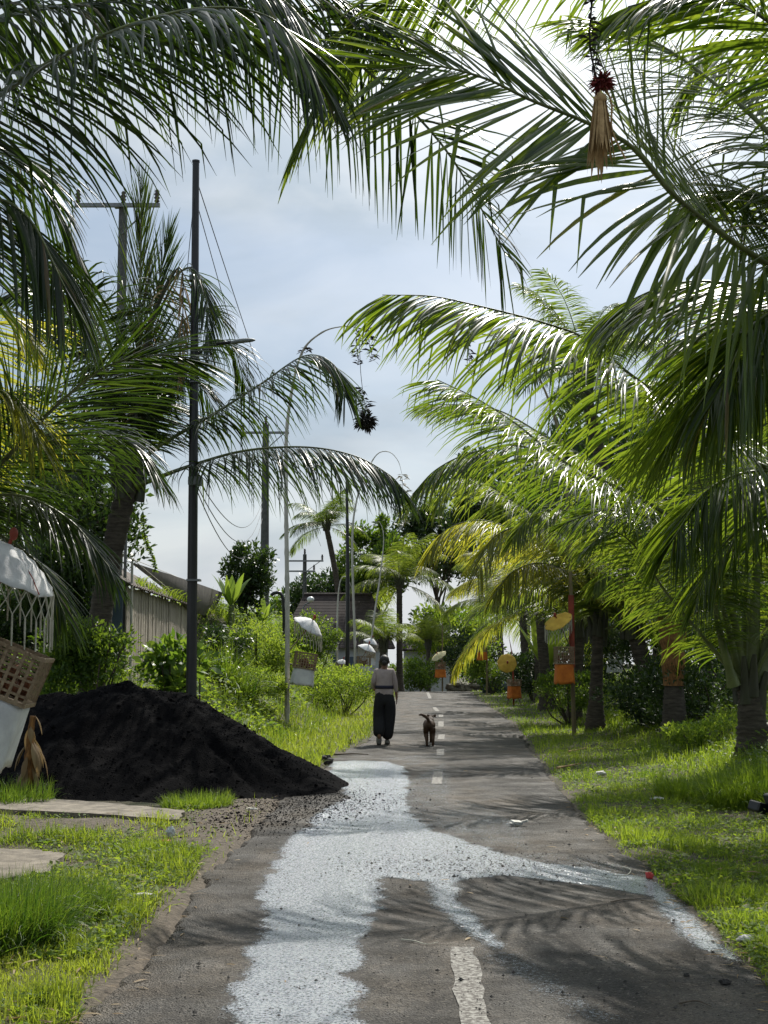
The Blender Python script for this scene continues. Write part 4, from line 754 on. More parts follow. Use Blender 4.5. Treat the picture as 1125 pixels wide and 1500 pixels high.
bush('leafy_shrub', 'dark hanging bush just right of the black pole under the sunny vines', 'shrub', pb(322, 965, 30), (.75, .8, .85), 7000, .08, 'darkleaf', bg_, clumps=30, up=-.3)
bush('leafy_shrub', 'sunny vine covered bush on the bank top beneath the small dark tree', 'shrub', pb(385, 955, 34), (1.15, 1.2, .75), 9000, .075, 'weed', bg_, clumps=36)
bush('leafy_shrub', 'rounded creeper covered mound behind the nearest white cloth shrine', 'shrub', pb(455, 935, 46), (1.1, 1.0, 1.0), 8000, .09, 'bushleaf', bg_, clumps=34)
bush('leafy_shrub', 'low bright creeper mound left of the walking person', 'shrub', pb(505, 1005, 40), (1.3, 1.6, .55), 8000, .08, 'weed', bg_, clumps=36)
bush('leafy_shrub', 'sunny weeds on the slope just left of the nearest pale bamboo pole', 'shrub', pb(360, 1010, 30), (.9, .9, .5), 6000, .07, 'weed', bg_, clumps=30)
bg2 = 'bushes on the right verge'
for (px, py, Y, rx, rz, nl, ll, m, lab) in (
    (835, 1015, 34, 1.0, .55, 3600, .09, 'bushleaf', 'low bush with pale glossy leaves at the foot of the ringed trunks'), (960, 1030, 28, 1.1, .6, 5000, .09, 'darkleaf', 'dark low bush left of the orange brown palm trunk'),
    (1020, 1010, 26, 1.2, .8, 6000, .09, 'darkleaf', 'shaded bush between the orange brown palm and the squat palm'), (1035, 1075, 22, .7, .3, 2600, .07, 'weed', 'small sunlit weed clump at the foot of the squat palm'), (780, 985, 52, 1.3, .9, 5000, .12, 'darkleaf', 'dark shrub behind the flat yellow parasol'),
    (860, 960, 46, 1.6, 1.5, 7000, .13, 'darkleaf', 'tall dark shrub behind the orange cloth shrine'), (720, 975, 64, 1.4, 1.1, 5000, .14, 'bushleaf', 'shrub beyond the second orange shrine by the low stone wall'),
    (950, 950, 38, 2.0, 1.8, 9000, .13, 'darkleaf', 'tall dark shrub behind the thick dark trunk'), (1080, 930, 30, 1.8, 1.7, 9000, .12, 'bushleaf', 'tall green shrub behind the squat palm'),
    (610, 985, 80, 1.6, 1.1, 4200, .16, 'bushleaf', 'dusty green shrub beyond the lane crest'), (690, 965, 84, 2.0, 1.7, 5200, .18, 'darkleaf', 'dark shrub beyond the low stone wall')):
    bush('leafy_shrub', lab, 'shrub', pb(px, py, Y), (rx, rx, rz), nl, ll, m, bg2, clumps=34)
def grass_clump(label, x, y, rad, n, h, wd, m='grass_tall', lean=.5, tint=.5):
    g = float(H(x, y)); mb = MB(); a = rng.uniform(0, 6.28, n); r = rad * rng.random(n) ** .6; X = x + r * np.cos(a); Yy = y + r * np.sin(a)
    ph = a + rng.normal(0, .9, n); l = np.abs(rng.normal(0, lean, n)); d = np.stack([np.cos(ph) * l, np.sin(ph) * l, np.ones(n)], -1); s = np.stack([-np.sin(ph), np.cos(ph), np.zeros(n)], -1) + rng.normal(0, .4, (n, 3))
    ribbons(mb, np.stack([X, Yy, H(X, Yy) - .02], -1), d, s, h * rng.uniform(.45, 1.15, n), wd * rng.uniform(.7, 1.3, n), 6, rng.uniform(.3, 1.6, n), 'grass', .15, np.clip(rng.normal(tint, .2, n), 0, 1))
    o = mb.build('grass_clump', M[m], org=(x, y, g)); return tag(o, label, 'grass clump', 'tall grass clumps')
grass_clump('big dark green tuft of long arching grass in the lower left corner', -2.25, 8.05, .48, 6500, .38, .007, tint=.28)
grass_clump('upright grass tuft behind the corner tuft beside the concrete slab', -2.1, 8.9, .42, 3200, .28, .0065, tint=.6)
grass_clump('bright grass tuft at the road edge in front of the wrapper litter', -1.62, 8.95, .16, 700, .13, .006, tint=.8)
grass_clump('small bright grass tuft on the dirt spur beside the road near the heap', -1.95, 12.1, .3, 1200, .13, .007, tint=.85)
grass_clump('sunny grass tuft along the front foot of the sand heap', -2.0, 15.45, .38, 1500, .20, .008, tint=.75)
grass_clump('shaded grass tuft around the dried banana stem by the heap', -4.1, 15.7, .5, 1700, .30, .008, tint=.35)
grass_clump('tall reed like sunlit grass behind the sand heap under the plank wall', at(190, 940, 22.4)[0], 22.4, .6, 1500, .95, .022, tint=.8, lean=.35)
grass_clump('tall reed like grass left of the plank wall behind the heap', at(120, 940, 22.8)[0], 22.8, .6, 1000, 1.1, .022, tint=.6, lean=.4)
grass_clump('long grass hanging over the dark bush right of the black pole', at(335, 925, 29)[0], 29, .5, 900, .9, .02, tint=.5, lean=.8)
grass_clump('rank shaded grass at the right picture edge below the squat palm', 4.0, 15.2, .6, 2600, .5, .010, 'grass_shade', tint=.3)
grass_clump('low grass tuft with dead stalks left of the right edge grass', 3.45, 16.2, .4, 1200, .30, .010, 'grass_shade', tint=.5)
def banana(label, x, y, h, n, group):
    g = float(H(x, y)); root = empty('banana_plant', (x, y, g), label, 'banana plant', group); mb = MB(); tube(mb, [[x, y, g - .1], [x + .03, y, g + h * .45]], [.11, .07], 9); mb.build('stem', M['rachis'], root, (x, y, g))
    for i in range(n):
        a = i * 2.4 + .6; mb = MB(); P = []; e = R(rng.uniform(62, 82)); 
        b = np.array([[x, y, g + h * .42]]); d = np.array([[math.cos(a) * math.cos(e), math.sin(a) * math.cos(e), math.sin(e)]]); s = np.array([[-math.sin(a), math.cos(a), .15]])
        ribbons(mb, b, d, s, h * rng.uniform(.7, .95), h * .22, 9, rng.uniform(.35, .7), 'leaf', .16, rng.uniform(.5, 1)); mb.build('leaf', M['broadleaf'], root, (x, y, g))
banana('banana plant with upright bright leaves left of the small dark tree', at(338, 885, 37)[0], 37, 1.15, 7, 'banana plants on the bank')
banana('banana plant half hidden right of the small dark tree trunk', at(384, 890, 42)[0], 42, 1.0, 6, 'banana plants on the bank')
banana('small banana sucker below the round tree', at(352, 925, 34)[0], 34, .9, 5, 'banana plants on the bank')
banana('young banana plant showing under the boughs halfway down the right row', at(800, 880, 44)[0], 44, 2.6, 6, 'banana plants on the right')

# ------------------------------------------------------------------ poles and wires
def gz(x, y): return float(H(x, y))
def line_tube(pts, r, name, m, root, org, n=10, seg=20):
    mb = MB(); Q = catmull(pts, seg)[0] if len(pts) > 2 else np.array(pts); tube(mb, Q, r if np.ndim(r) == 0 else np.interp(np.linspace(0, 1, len(Q)), np.linspace(0, 1, len(r)), r), n); return mb.build(name, m, root, org)
# black street pole with lamp
b = at(281, 1010, 21.2); b = np.array([b[0], 21.2, gz(b[0], 21.2)]); top = at(287, 238, 21.2); org = tuple(b)
root = empty('street_lamp', org, 'tall plain black steel pole behind the sand heap carrying a small grey lamp', 'street lamp', 'black steel poles')
line_tube([b - [0, 0, .3], b * .5 + top * .5, top], [.085, .07, .052], 'pole', M['blackmetal'], root, org, 14)
mb = MB(); tube(mb, [top, top + [0, 0, .03]], .06, 12); mb.build('cap', M['blackmetal'], root, org)
arm = [at(287, 520, 21.2), at(310, 506, 21.2), at(340, 501, 21.1)]; line_tube(arm, .022, 'arm', M['blackmetal'], root, org, 8)
mb = MB(); a, c = at(338, 502, 21.1), at(374, 498, 21.1); tube(mb, catmull([a, (a + c) / 2 + [0, 0, .01], c], 9)[0], [.03, .055, .065, .068, .068, .066, .06, .05, .02], 12, squash=.5); mb.build('lamp_head', M['lamphead'], root, org)
for q_, s_ in (((286, 705, 21.1), (.19, .2, .12)), ((286, 408, 21.15), (.16, .18, .08)), ((284, 850, 21.18), (.2, .2, .03)), ((286, 560, 21.18), (.16, .16, .02))):
    mb = MB(); box(mb, at(*q_), s_); mb.build('bracket', M['steel'], root, org, smooth=False)
# wires from the black pole
def wire(name, label, a, c, sag, r=.006, cat='wire', group='slack wires'):
    t = np.linspace(0, 1, 24)[:, None]; P = a + (c - a) * t; P[:, 2] -= (4 * sag * t * (1 - t))[:, 0]; mb = MB(); tube(mb, P, r, 5); return tag(mb.build(name, M['blackmetal'], org=tuple(a)), label, cat, group)
wire('overhead_wire', 'thin wire slanting right and away from the top of the black street pole', at(290, 270, 21.2), at(470, 800, 70), .2, .008)
wire('overhead_wire', 'second wire slanting from the upper part of the black street pole', at(289, 300, 21.2), at(445, 805, 70), .5, .007)
wire('overhead_wire', 'loose wire looping down beside the black street pole', at(288, 262, 21.2), at(274, 400, 21.0), -.1, .006)
for i, (a, c, s) in enumerate((((289, 700, 21.2), (384, 735, 58), .9), ((289, 712, 21.2), (384, 745, 58), 1.1), ((289, 720, 21.2), (384, 760, 58), 1.3))):
    wire('overhead_wire', ['topmost of the slack cables sagging between the black pole and the far concrete pole', 'middle of the slack cables sagging between the black pole and the far concrete pole', 'lowest of the slack cables sagging between the black pole and the far concrete pole'][i], at(*a), at(*c), s, .009)
# concrete power poles
def power_pole(label, px, ptop, Y, arms, r=.13, insul=True):
    x = at(px, 900, Y)[0]; g = gz(x, Y); topz = at(px, ptop, Y)[2]; org = (x, Y, g); root = empty('power_pole', org, label, 'power pole', 'concrete power poles')
    line_tube([np.array([x, Y, g - .3]), np.array([x, Y, (g + topz) / 2]), np.array([x, Y, topz])], [r * 1.25, r, r * .8], 'pole', M['concrete_pole'], root, org, 14)
    for (pa, pb_, py) in arms:
        z = at(px, py, Y)[2]; xa, xb = at(pa, py, Y)[0], at(pb_, py, Y)[0]; mb = MB(); box(mb, ((xa + xb) / 2, Y - r - .05, z), (xb - xa, .09, .1)); box(mb, ((xa + xb) / 2, Y - r * .5, z), (.2, r + .1, .05))
        mb.build('crossarm', M['steel'], root, org, smooth=False)
        mb = MB(); tube(mb, [(xb - .25, Y - r - .05, z - .05), (x, Y - r, z - .75)], .022, 6); mb.build('brace', M['steel'], root, org)
        if insul:
            for xi in (xa + .08, x, xb - .08):
                mb = MB(); zz = z + (.06 if xi != x else topz - z); tube(mb, [(xi, Y - r - .05 if xi != x else Y, zz + k * .045) for k in range(9)], [.03, .075, .045, .085, .045, .085, .045, .06, .03], 10)
                mb.build('insulator', M['porcelain'], root, org)
power_pole('near concrete power pole with crossarm and dark insulators behind the left palm crown', 169, 300, 36, [(112, 236, 304)], .14)
power_pole('weathered concrete pole with a crossarm seen through the two long boughs', 387, 622, 60, [(354, 424, 635)], .17)
power_pole('far power pole with two crossarms left of the leaning slender palm', 446, 812, 92, [(418, 474, 822), (420, 462, 837)], .15)
# second black lamp post, far
x = at(509, 985, 62)[0]; g = gz(x, 62); org = (x, 62, g); root = empty('street_pole', org, 'slim black steel pole down the lane left of the walking person', 'street pole', 'black steel poles')
line_tube([np.array([x, 62, g - .3]), np.array([x, 62, 5]), at(508, 705, 62)], [.1, .085, .06], 'pole', M['blackmetal'], root, org, 12)
mb = MB(); tube(mb, catmull([at(508, 765, 62), at(516, 768, 62), at(517, 785, 62)], 8)[0], .03, 8); mb.build('arm', M['blackmetal'], root, org)
# thin steel posts beside the shed gable
for i, (px, lab) in enumerate(((176, 'slim grey steel mast left of the shed gable'), (183, 'second slim mast touching the shed gable'))):
    x = at(px, 850, 25)[0]; mb = MB(); tube(mb, [(x, 25, gz(x, 25) - .2), (x, 25, at(px, 772 + 6 * i, 25)[2])], .028, 8); tag(mb.build('mast', M['steel'], org=(x, 25, gz(x, 25))), lab, 'mast', 'slim masts by the shed')
# garden lamp globe and curved black pipe
x, y, z = at(455, 878, 66); root = empty('garden_lamp', (x, y, gz(x, y)), 'round white globe lamp on a curved stem before the tiled roof', 'garden lamp')
mb = MB(); sphere(mb, (x, y, z), .17, 16, sc=(1, 1, .8)); mb.build('globe', M['lampglass'], root, (x, y, gz(x, y)))
line_tube([(x - .35, y, gz(x, y)), (x - .35, y, z - .5), (x - .2, y, z - .22), (x, y, z - .12)], .03, 'stem', M['steel'], root, (x, y, gz(x, y)), 8)
P = [at(416, 960, 44), at(416, 900, 44), at(413, 872, 44), at(404, 868, 44), at(397, 872, 44)]; P[0][2] = gz(P[0][0], 44) - .1
mb = MB(); tube(mb, catmull(P, 24)[0], .055, 9); tag(mb.build('bent_pipe', M['blackmetal'], org=tuple(P[0])), 'bent black pipe hooked over beside the nearest pale bamboo pole', 'pipe')

# ------------------------------------------------------------------ festival poles (tall bamboo with shrine, cloth and parasol)
def woven_box(mb, c, w_, d_, h, rot, nv=7, nh=5, st=.012, mi=0):
    hw, hd, hh = w_ / 2, d_ / 2, h / 2; c = np.asarray(c, float)
    def strip(p, s): box(mb, c + rot @ np.array(p), s, rot, mi)
    for f, (ax, wd) in enumerate(((0, w_), (0, w_), (1, d_), (1, d_))):
        sg = 1 if f % 2 else -1
        for i in range(nv + 1):
            o = -wd / 2 + wd * i / nv
            if ax == 0: strip((o, sg * (hd + .002), 0), (st * 1.25, .004, h))
            else: strip((sg * (hw + .002), o, 0), (.004, st * 1.25, h))
        for j in range(nh + 1):
            zz = -hh + h * j / nh
            if ax == 0: strip((0, sg * (hd - .003), zz), (w_, .004, st))
            else: strip((sg * (hw - .003), 0, zz), (.004, d_, st))
    for zz in (-hh, hh):
        for sg in (-1, 1): strip((0, sg * (hd + .008), zz), (w_ + .03, .012, st * 1.6)); strip((sg * (hw + .008), 0, zz), (.012, d_ + .006, st * 1.6))
    box(mb, c + rot @ np.array([0, 0, -hh + .01]), (w_ * .97, d_ * .97, .008), rot, mi)
def cloth_skirt(mb, c, w_, d_, h, rot, flare=1.12, seed=0):
    n = 40; m = 9; g = np.random.default_rng(seed); th = np.arange(n) / n * 2 * pi; sx_ = np.sign(np.cos(th)) * np.abs(np.cos(th)) ** .35; sy = np.sign(np.sin(th)) * np.abs(np.sin(th)) ** .35
    V = []
    for j in range(m):
        t = j / (m - 1); k = 1 + (flare - 1) * t; wob = 1 + .035 * t * np.sin(th * 7 + seed)
        V.append(np.stack([sx_ * w_ / 2 * k * wob, sy * d_ / 2 * k * wob, -h * t + .02 * t * np.sin(th * 5 + 1)], -1))
    V = np.array(V).reshape(-1, 3) @ np.asarray(rot).T + np.asarray(c); i = np.arange(n * m).reshape(m, n)
    mb.add(V, np.stack([i[:-1], i[1:], np.roll(i[1:], -1, 1), np.roll(i[:-1], -1, 1)], -1).reshape(-1, 4))
def parasol(root, org, c, r, rot, m, fringe=True, frn=26, drop=.55, fl=.3, ribm='bamboo_red', pole=None):
    n = 32; mm = 9; th = np.arange(n) / n * 2 * pi; V = []; c = np.asarray(c, float)
    for j in range(mm):
        t = j / (mm - 1); sc_ = 1 - .05 * t * (1 - np.abs(np.cos(th * 4))); V.append(np.stack([np.cos(th) * r * t * sc_, np.sin(th) * r * t * sc_, -r * drop * t ** 1.7 - r * .05 * t * np.sin(th * 3 + r * 40) * np.sin(th * 7 + 1) - r * .03 * (j % 2)], -1))
    V = np.array(V); V[0] += [0, 0, .002]; W = V.reshape(-1, 3) @ rot.T + c; i = np.arange(n * mm).reshape(mm, n)
    mb = MB(); mb.add(W, np.stack([i[:-1], i[1:], np.roll(i[1:], -1, 1), np.roll(i[:-1], -1, 1)], -1).reshape(-1, 4)); can = mb.build('canopy', M[m], root, org)
    md = can.modifiers.new('thick', 'SOLIDIFY'); md.thickness = .006
    mb = MB()
    for k in range(16):
        a = k / 16 * 2 * pi; q = np.array([[math.cos(a) * r * t, math.sin(a) * r * t, -r * drop * t ** 1.7 - .012] for t in (.03, .35, .7, .95)]) @ rot.T + c - rot @ np.array([0, 0, .012]); tube(mb, q, .005, 4)
        h_ = np.array([[0, 0, -r * .75], [math.cos(a) * r * .5, math.sin(a) * r * .5, -r * drop * .5 ** 1.7 - .015]]) @ rot.T + c; tube(mb, h_, .004, 4)
    tube(mb, np.array([[0, 0, -r * 1.0], [0, 0, .06]]) @ rot.T + c, .014, 8); sphere(mb, np.array([0, 0, .08]) @ rot.T + c, .035, 10, sc=(1, 1, 1.5)); mb.build('parasol_frame', M[ribm], root, org)
    if fringe:
        mb = MB(); ed = []
        for k in range(frn):
            a = k / frn * 2 * pi; ed.append(np.array([math.cos(a) * r * .985, math.sin(a) * r * .985, -r * drop]) @ rot.T + c)
        for k in range(frn):
            a, b2 = ed[k], ed[(k + 1) % frn]; m1 = (a + b2) / 2 + [0, 0, -fl * .28]; c2 = ed[(k + 2) % frn]; m2 = (b2 + c2) / 2 + [0, 0, -fl * .28]; lo = (m1 + m2) / 2 + [0, 0, -fl * .25]
            tube(mb, [a, m1], .0045, 4, cap=False); tube(mb, [b2, m1], .0045, 4, cap=False); tube(mb, [m1, lo], .0045, 4, cap=False); tube(mb, [m2, lo], .0045, 4, cap=False)
            tube(mb, [lo, lo + [0, 0, -fl * .2], lo + [0, 0, -fl * .62]], [.007, .008, .006], 5, cap=False)
        mb.build('fringe', M['string'], root, org)
def leafy_chain(mb, P, size=.07, n=40, mi=0, sp=1.0):
    Q = catmull(P, n)[0]; ph = rng.uniform(0, 6.28, n * 3); b = np.repeat(Q, 3, 0); d = np.stack([np.cos(ph) * sp, np.sin(ph) * sp, rng.uniform(-.6, .5, n * 3)], -1)
    ribbons(mb, b, d, rng.normal(0, 1, (n * 3, 3)), size * rng.uniform(.5, 1.3, n * 3), size * .25, 2, .4, 'leaf', 0, .4, mi=mi); tube(mb, Q, .006, 4, mi=mi)
def festival_pole(label, base, path, shrine, cloth, par, pm, org=None, drop_at=None, chain=None, bunch=None, rings=True, r0=.036, group='festival poles with cloth shrines', tripod=False):
    base = np.array(base, float); org = tuple(base); root = empty('bamboo_festival_pole', org, label, 'festival pole', group)
    P = [base - [0, 0, .25]] + [at(*p) for p in path]; Q, ln = catmull(P, 90); rr = np.interp(np.linspace(0, 1, 90), [0, .6, .85, 1], [r0, r0 * .75, r0 * .4, r0 * .12]); 
    k = (np.arange(90) % 5 == 0); mb = MB(); tube(mb, Q, rr * (1 + .18 * k), 9); mb.build('bamboo_pole', M[pm], root, org)
    if shrine:
        c, w_, h, tilt = shrine[:4]; rot = eul(0, tilt, shrine[4] if len(shrine) > 4 else 0) ; c = at(*c)
        mb = MB(); woven_box(mb, c, w_, w_, h, rot, 8, 6, w_ * .035); mb.build('woven_basket', M['weave'], root, org, smooth=False)
        mb = MB()
        for q in range(16): sphere(mb, c + rot @ np.array([rng.uniform(-.36, .36) * w_, rng.uniform(-.36, .36) * w_, rng.uniform(-.4, .05) * h]), w_ * rng.uniform(.07, .14), 6, jit=.15)
        mb.build('offering', M['dry_offering'], root, org)
        cm, ch = cloth; mb = MB(); cloth_skirt(mb, c + rot @ np.array([0, 0, -h / 2 - .005]), w_ * 1.0, w_ * 1.0, ch, rot, 1.14, int(c[1])); o = mb.build('cloth', M[cm], root, org); md = o.modifiers.new('thick', 'SOLIDIFY'); md.thickness = .004
        mb = MB(); j = np.argmin(np.linalg.norm(Q - c, axis=1)); tube(mb, [Q[j], c + rot @ np.array([0, 0, -h / 2 + .02])], .012, 6); tube(mb, [Q[max(0, j - 3)], c + rot @ np.array([0, 0, -h / 2 - ch * .7])], .012, 6); mb.build('bracket', M['bamboo_brown'], root, org)
    if par:
        c, r, rot, m, fr = par[:5]; c = at(*c); rot = eul(*rot); parasol(root, org, c, r, rot, m, fr, fl=r * .8, drop=par[5] if len(par) > 5 else .5)
        j = np.argmin(np.linalg.norm(Q - c, axis=1)); mb = MB(); e = c + rot @ np.array([0, 0, -r * 1.0]); tube(mb, [e, Q[max(0, j - 6)]], .014, 6); mb.build('parasol_arm', M['bamboo_brown'], root, org)
    if chain:
        for ch in chain:
            mb = MB(); leafy_chain(mb, [at(*p) for p in ch[0]], ch[1], ch[2]); mb.build('hanging_ornament', M[ch[3]], root, org)
    if bunch:
        for (p, r, m, kind) in bunch:
            c = at(*p); mb = MB()
            if kind == 'ball':
                n = 170; d = nrm(rng.normal(0, 1, (n, 3)) * [1, 1, .7]); ribbons(mb, c + d * r * .35, d, rng.normal(0, 1, (n, 3)), r * rng.uniform(.5, 1.1, n), r * .22, 3, .6, 'leaf', 0, .4); sphere(mb, c, r * .55, 8, jit=.2)
            elif kind == 'tassel':
                n = 46; a = rng.uniform(0, 6.28, n); b0 = c + np.stack([np.cos(a) * r * .25, np.sin(a) * r * .25, rng.uniform(-.05, .05, n)], -1); d = np.stack([np.cos(a) * .14, np.sin(a) * .14, -np.ones(n)], -1)
                ribbons(mb, b0, d, np.stack([-np.sin(a), np.cos(a), 0 * a], -1) + rng.normal(0, .4, (n, 3)), r * rng.uniform(2.2, 4.6, n), r * .30, 6, .1, 'leaf', .1, .5); sphere(mb, c, r * .4, 8, jit=.15)
            mb.build('hanging_ornament', M[m], root, org)
    if tripod:
        mb = MB()
        for a in (pi * 1.15, pi * 1.85, pi / 2): tube(mb, [base + [0, 0, .75], base + [math.cos(a) * .28, math.sin(a) * .2, -.02]], .018, 7)
        mb.build('leg', M['bamboo_brown'], root, org)
    return root
def gp(px, Y):
    x = at(px, 980, Y)[0]; return (x, Y, gz(x, Y))
GL = 'festival poles on the left verge'; GR = 'festival poles on the right verge'
# nearest on the left, mostly out of frame
festival_pole('nearest festival pole with a big white parasol and tilted woven basket over grey white cloth', gp(-62, 11.2), [(-55, 1000, 11.2), (-30, 800, 11.2), (-60, 400, 11.2), (-200, 0, 11.2), (-330, -60, 11.3)],
              ((6, 980, 11.0), .56, .37, R(22), R(6)), ('white_cloth', .50), ((14, 796, 10.9), .47, (R(6), R(24), 0), 'white_cloth', True, .50), 'bamboo_brown', group=GL, r0=.05)
festival_pole('pale bamboo pole with a woven basket and white cloth standing in the sunny left verge', gp(421, 30.2), [(421, 900, 30.2), (419, 700, 30.2), (422, 610, 30.1), (440, 522, 29.8), (470, 488, 29.4), (505, 478, 29.1), (534, 482, 29)],
              ((447, 968, 29.9), .42, .32, R(9), R(10)), ('white_cloth', .34), ((458, 908, 30.4), .36, (R(12), R(34), 0), 'white_cloth', True, .5), 'bamboo_pale', group=GL, r0=.055,
              chain=[([(523, 482, 29), (522, 505, 29), (526, 534, 29)], .16, 14, 'dark_bunch'), ([(540, 482, 29), (541, 505, 29), (547, 528, 29)], .18, 16, 'dark_bunch'), ([(440, 518, 29.8), (446, 510, 29.8), (452, 514, 29.7)], .16, 8, 'dark_bunch'),
                     ([(526, 484, 29), (528, 540, 29), (531, 570, 29)], .02, 8, 'dark_bunch'), ([(530, 568, 29), (534, 590, 29), (537, 608, 29)], .22, 16, 'dark_bunch')], bunch=[((535, 618, 29), .22, 'dark_bunch', 'ball')])
festival_pole('pale bamboo pole with white cloth box and parasol just left of the walking person', gp(519, 50), [(520, 950, 50), (516, 800, 50), (522, 735, 50), (538, 690, 50), (553, 665, 50), (570, 662, 50), (583, 675, 50), (589, 695, 50)],
              ((533, 968, 49.8), .42, .32, R(0), R(8)), ('white_cloth', .36), ((540, 944, 50), .34, (R(10), R(22), 0), 'white_cloth', True, .5), 'bamboo_pale', group=GL, r0=.05,
              chain=[([(589, 695, 50), (590, 715, 50), (591, 770, 50)], .34, 30, 'bamboo_pale')])
festival_pole('farther slim pale bamboo pole left of the slim black pole', gp(494, 64), [(494, 930, 64), (495, 880, 64), (499, 850, 64), (508, 846, 64), (518, 868, 64)],
              ((500, 978, 63.8), .42, .3, 0, 0), ('white_cloth', .3), ((503, 966, 64), .30, (R(10), R(16), 0), 'white_cloth', True, .6), 'bamboo_pale', group=GL, r0=.05)
festival_pole('leaning pale bamboo pole with a white cloth box behind the second one', gp(540, 60), [(545, 930, 60), (556, 850, 60), (562, 790, 60), (556, 765, 60), (545, 770, 60)],
              ((544, 958, 59.8), .36, .3, R(6), 0), ('white_cloth', .34), ((545, 935, 60), .32, (R(10), R(20), 0), 'white_cloth', True, .6), 'bamboo_pale', group=GL, r0=.05)
# right
festival_pole('nearest orange cloth shrine on a red wrapped pole with a yellow parasol', gp(840, 29.6), [(838, 960, 29.6), (836, 860, 29.6), (832, 740, 29.6), (815, 620, 29.6), (770, 520, 29.5), (715, 490, 29.4), (686, 500, 29.3)],
              ((826, 960, 29.4), .34, .34, 0, R(6)), ('orange_cloth', .40), ((815, 905, 29.3), .31, (R(26), R(-30), 0), 'yellow_cloth', True, .3), 'bamboo_brown', group=GR, r0=.045,
              chain=[([(686, 500, 29.3), (687, 520, 29.3), (689, 546, 29.3)], .16, 14, 'dark_bunch')])
mb = MB(); tube(mb, catmull([at(836.5, 872, 29.6), at(837.2, 920, 29.6), at(838, 978, 29.6)], 12)[0], .062, 10); fp = [o for o in bpy.data.objects if o.get('label', '').startswith('nearest orange cloth')][0]; mb.build('red_wrap', M['bamboo_red'], fp, tuple(fp.location))
festival_pole('low tripod shrine with orange cloth and a flat round yellow parasol facing the lane', gp(752, 48.5), [(752, 1000, 48.5), (750, 960, 48.5), (745, 930, 48.5)],
              ((753, 1000, 48.3), .36, .2, 0, R(20)), ('orange_cloth', .42), ((743, 971, 48.0), .33, (R(75), R(6), 0), 'yellow_cloth', False, .18), 'bamboo_red', group=GR, r0=.035, tripod=True)
festival_pole('orange cloth shrine under a tan parasol halfway down the right row', gp(713, 62), [(713, 960, 62), (712, 900, 62), (704, 860, 62), (690, 850, 62)],
              ((706, 950, 61.8), .40, .26, 0, 0), ('orange_cloth', .36), ((703, 930, 61.6), .44, (R(20), R(-30), 0), 'yellow_cloth', True, .3), 'bamboo_brown', group=GR, r0=.045)
festival_pole('far faded orange shrine with a cream parasol at the lane crest', gp(648, 72), [(648, 970, 72), (648, 930, 72), (647, 900, 72), (642, 890, 72)],
              ((645, 975, 71.8), .5, .34, 0, 0), ('orange_cloth', .42), ((641, 958, 71.6), .42, (R(22), R(-32), 0), 'cream_cloth', False, .3), 'bamboo_brown', group=GR, r0=.045)
b = (3.35, 8.2, gz(3.35, 8.2))
festival_pole('festival pole past the right edge dangling a red flower and dried leaf tassel', b, [(1408, 900, 8.2), (1395, 300, 8.2), (1300, -150, 8.2), (1120, -320, 8.2), (960, -310, 8.2), (872, -180, 8.2)],
              ((1445, 960, 8.1), .4, .34, 0, 0), ('orange_cloth', .4), None, 'bamboo_brown', group=GR, r0=.04,
              chain=[([(872, -180, 8.2), (868, -20, 8.2), (864, 60, 8.2), (874, 118, 8.2)], .075, 60, 'dark_bunch'), ([(880, 118, 8.2), (896, 150, 8.2), (896, 190, 8.2), (916, 232, 8.2)], .03, 10, 'dried_leaf')],
              bunch=[((882, 122, 8.2), .07, 'red_flower', 'ball'), ((879, 145, 8.2), .105, 'dried_leaf', 'tassel')])

# ------------------------------------------------------------------ dried banana stem by the nearest pole
b = at(42, 1150, 16.2); b[2] = gz(b[0], 16.2); org = tuple(b); root = empty('dead_banana_stem', org, 'dried brown banana stem with drooping dead leaf sheaths before the sand heap', 'dead plant')
mb = MB(); P = catmull([b - [0, 0, .1], b + [.01, 0, .3], b + [0, 0, .62], b + [.03, 0, .9]], 24)[0]; tube(mb, P, np.linspace(.085, .03, 24) * (1 + .12 * rng.normal(0, 1, 24)), 10); mb.build('stem', M['sheath'], root, org)
mb = MB(); n = 26; a = rng.uniform(0, 6.28, n); bb = b + np.stack([np.cos(a) * .05, np.sin(a) * .05, rng.uniform(.3, .92, n)], -1)
ribbons(mb, bb, np.stack([np.cos(a) * .25, np.sin(a) * .25, -.3 + 0 * a], -1), np.stack([-np.sin(a), np.cos(a), 0 * a], -1), rng.uniform(.2, .5, n), .075, 7, 2.2, 'leaf', .2, rng.uniform(0, .7, n)); mb.build('dead_leaf', M['frond_dry'], root, org)

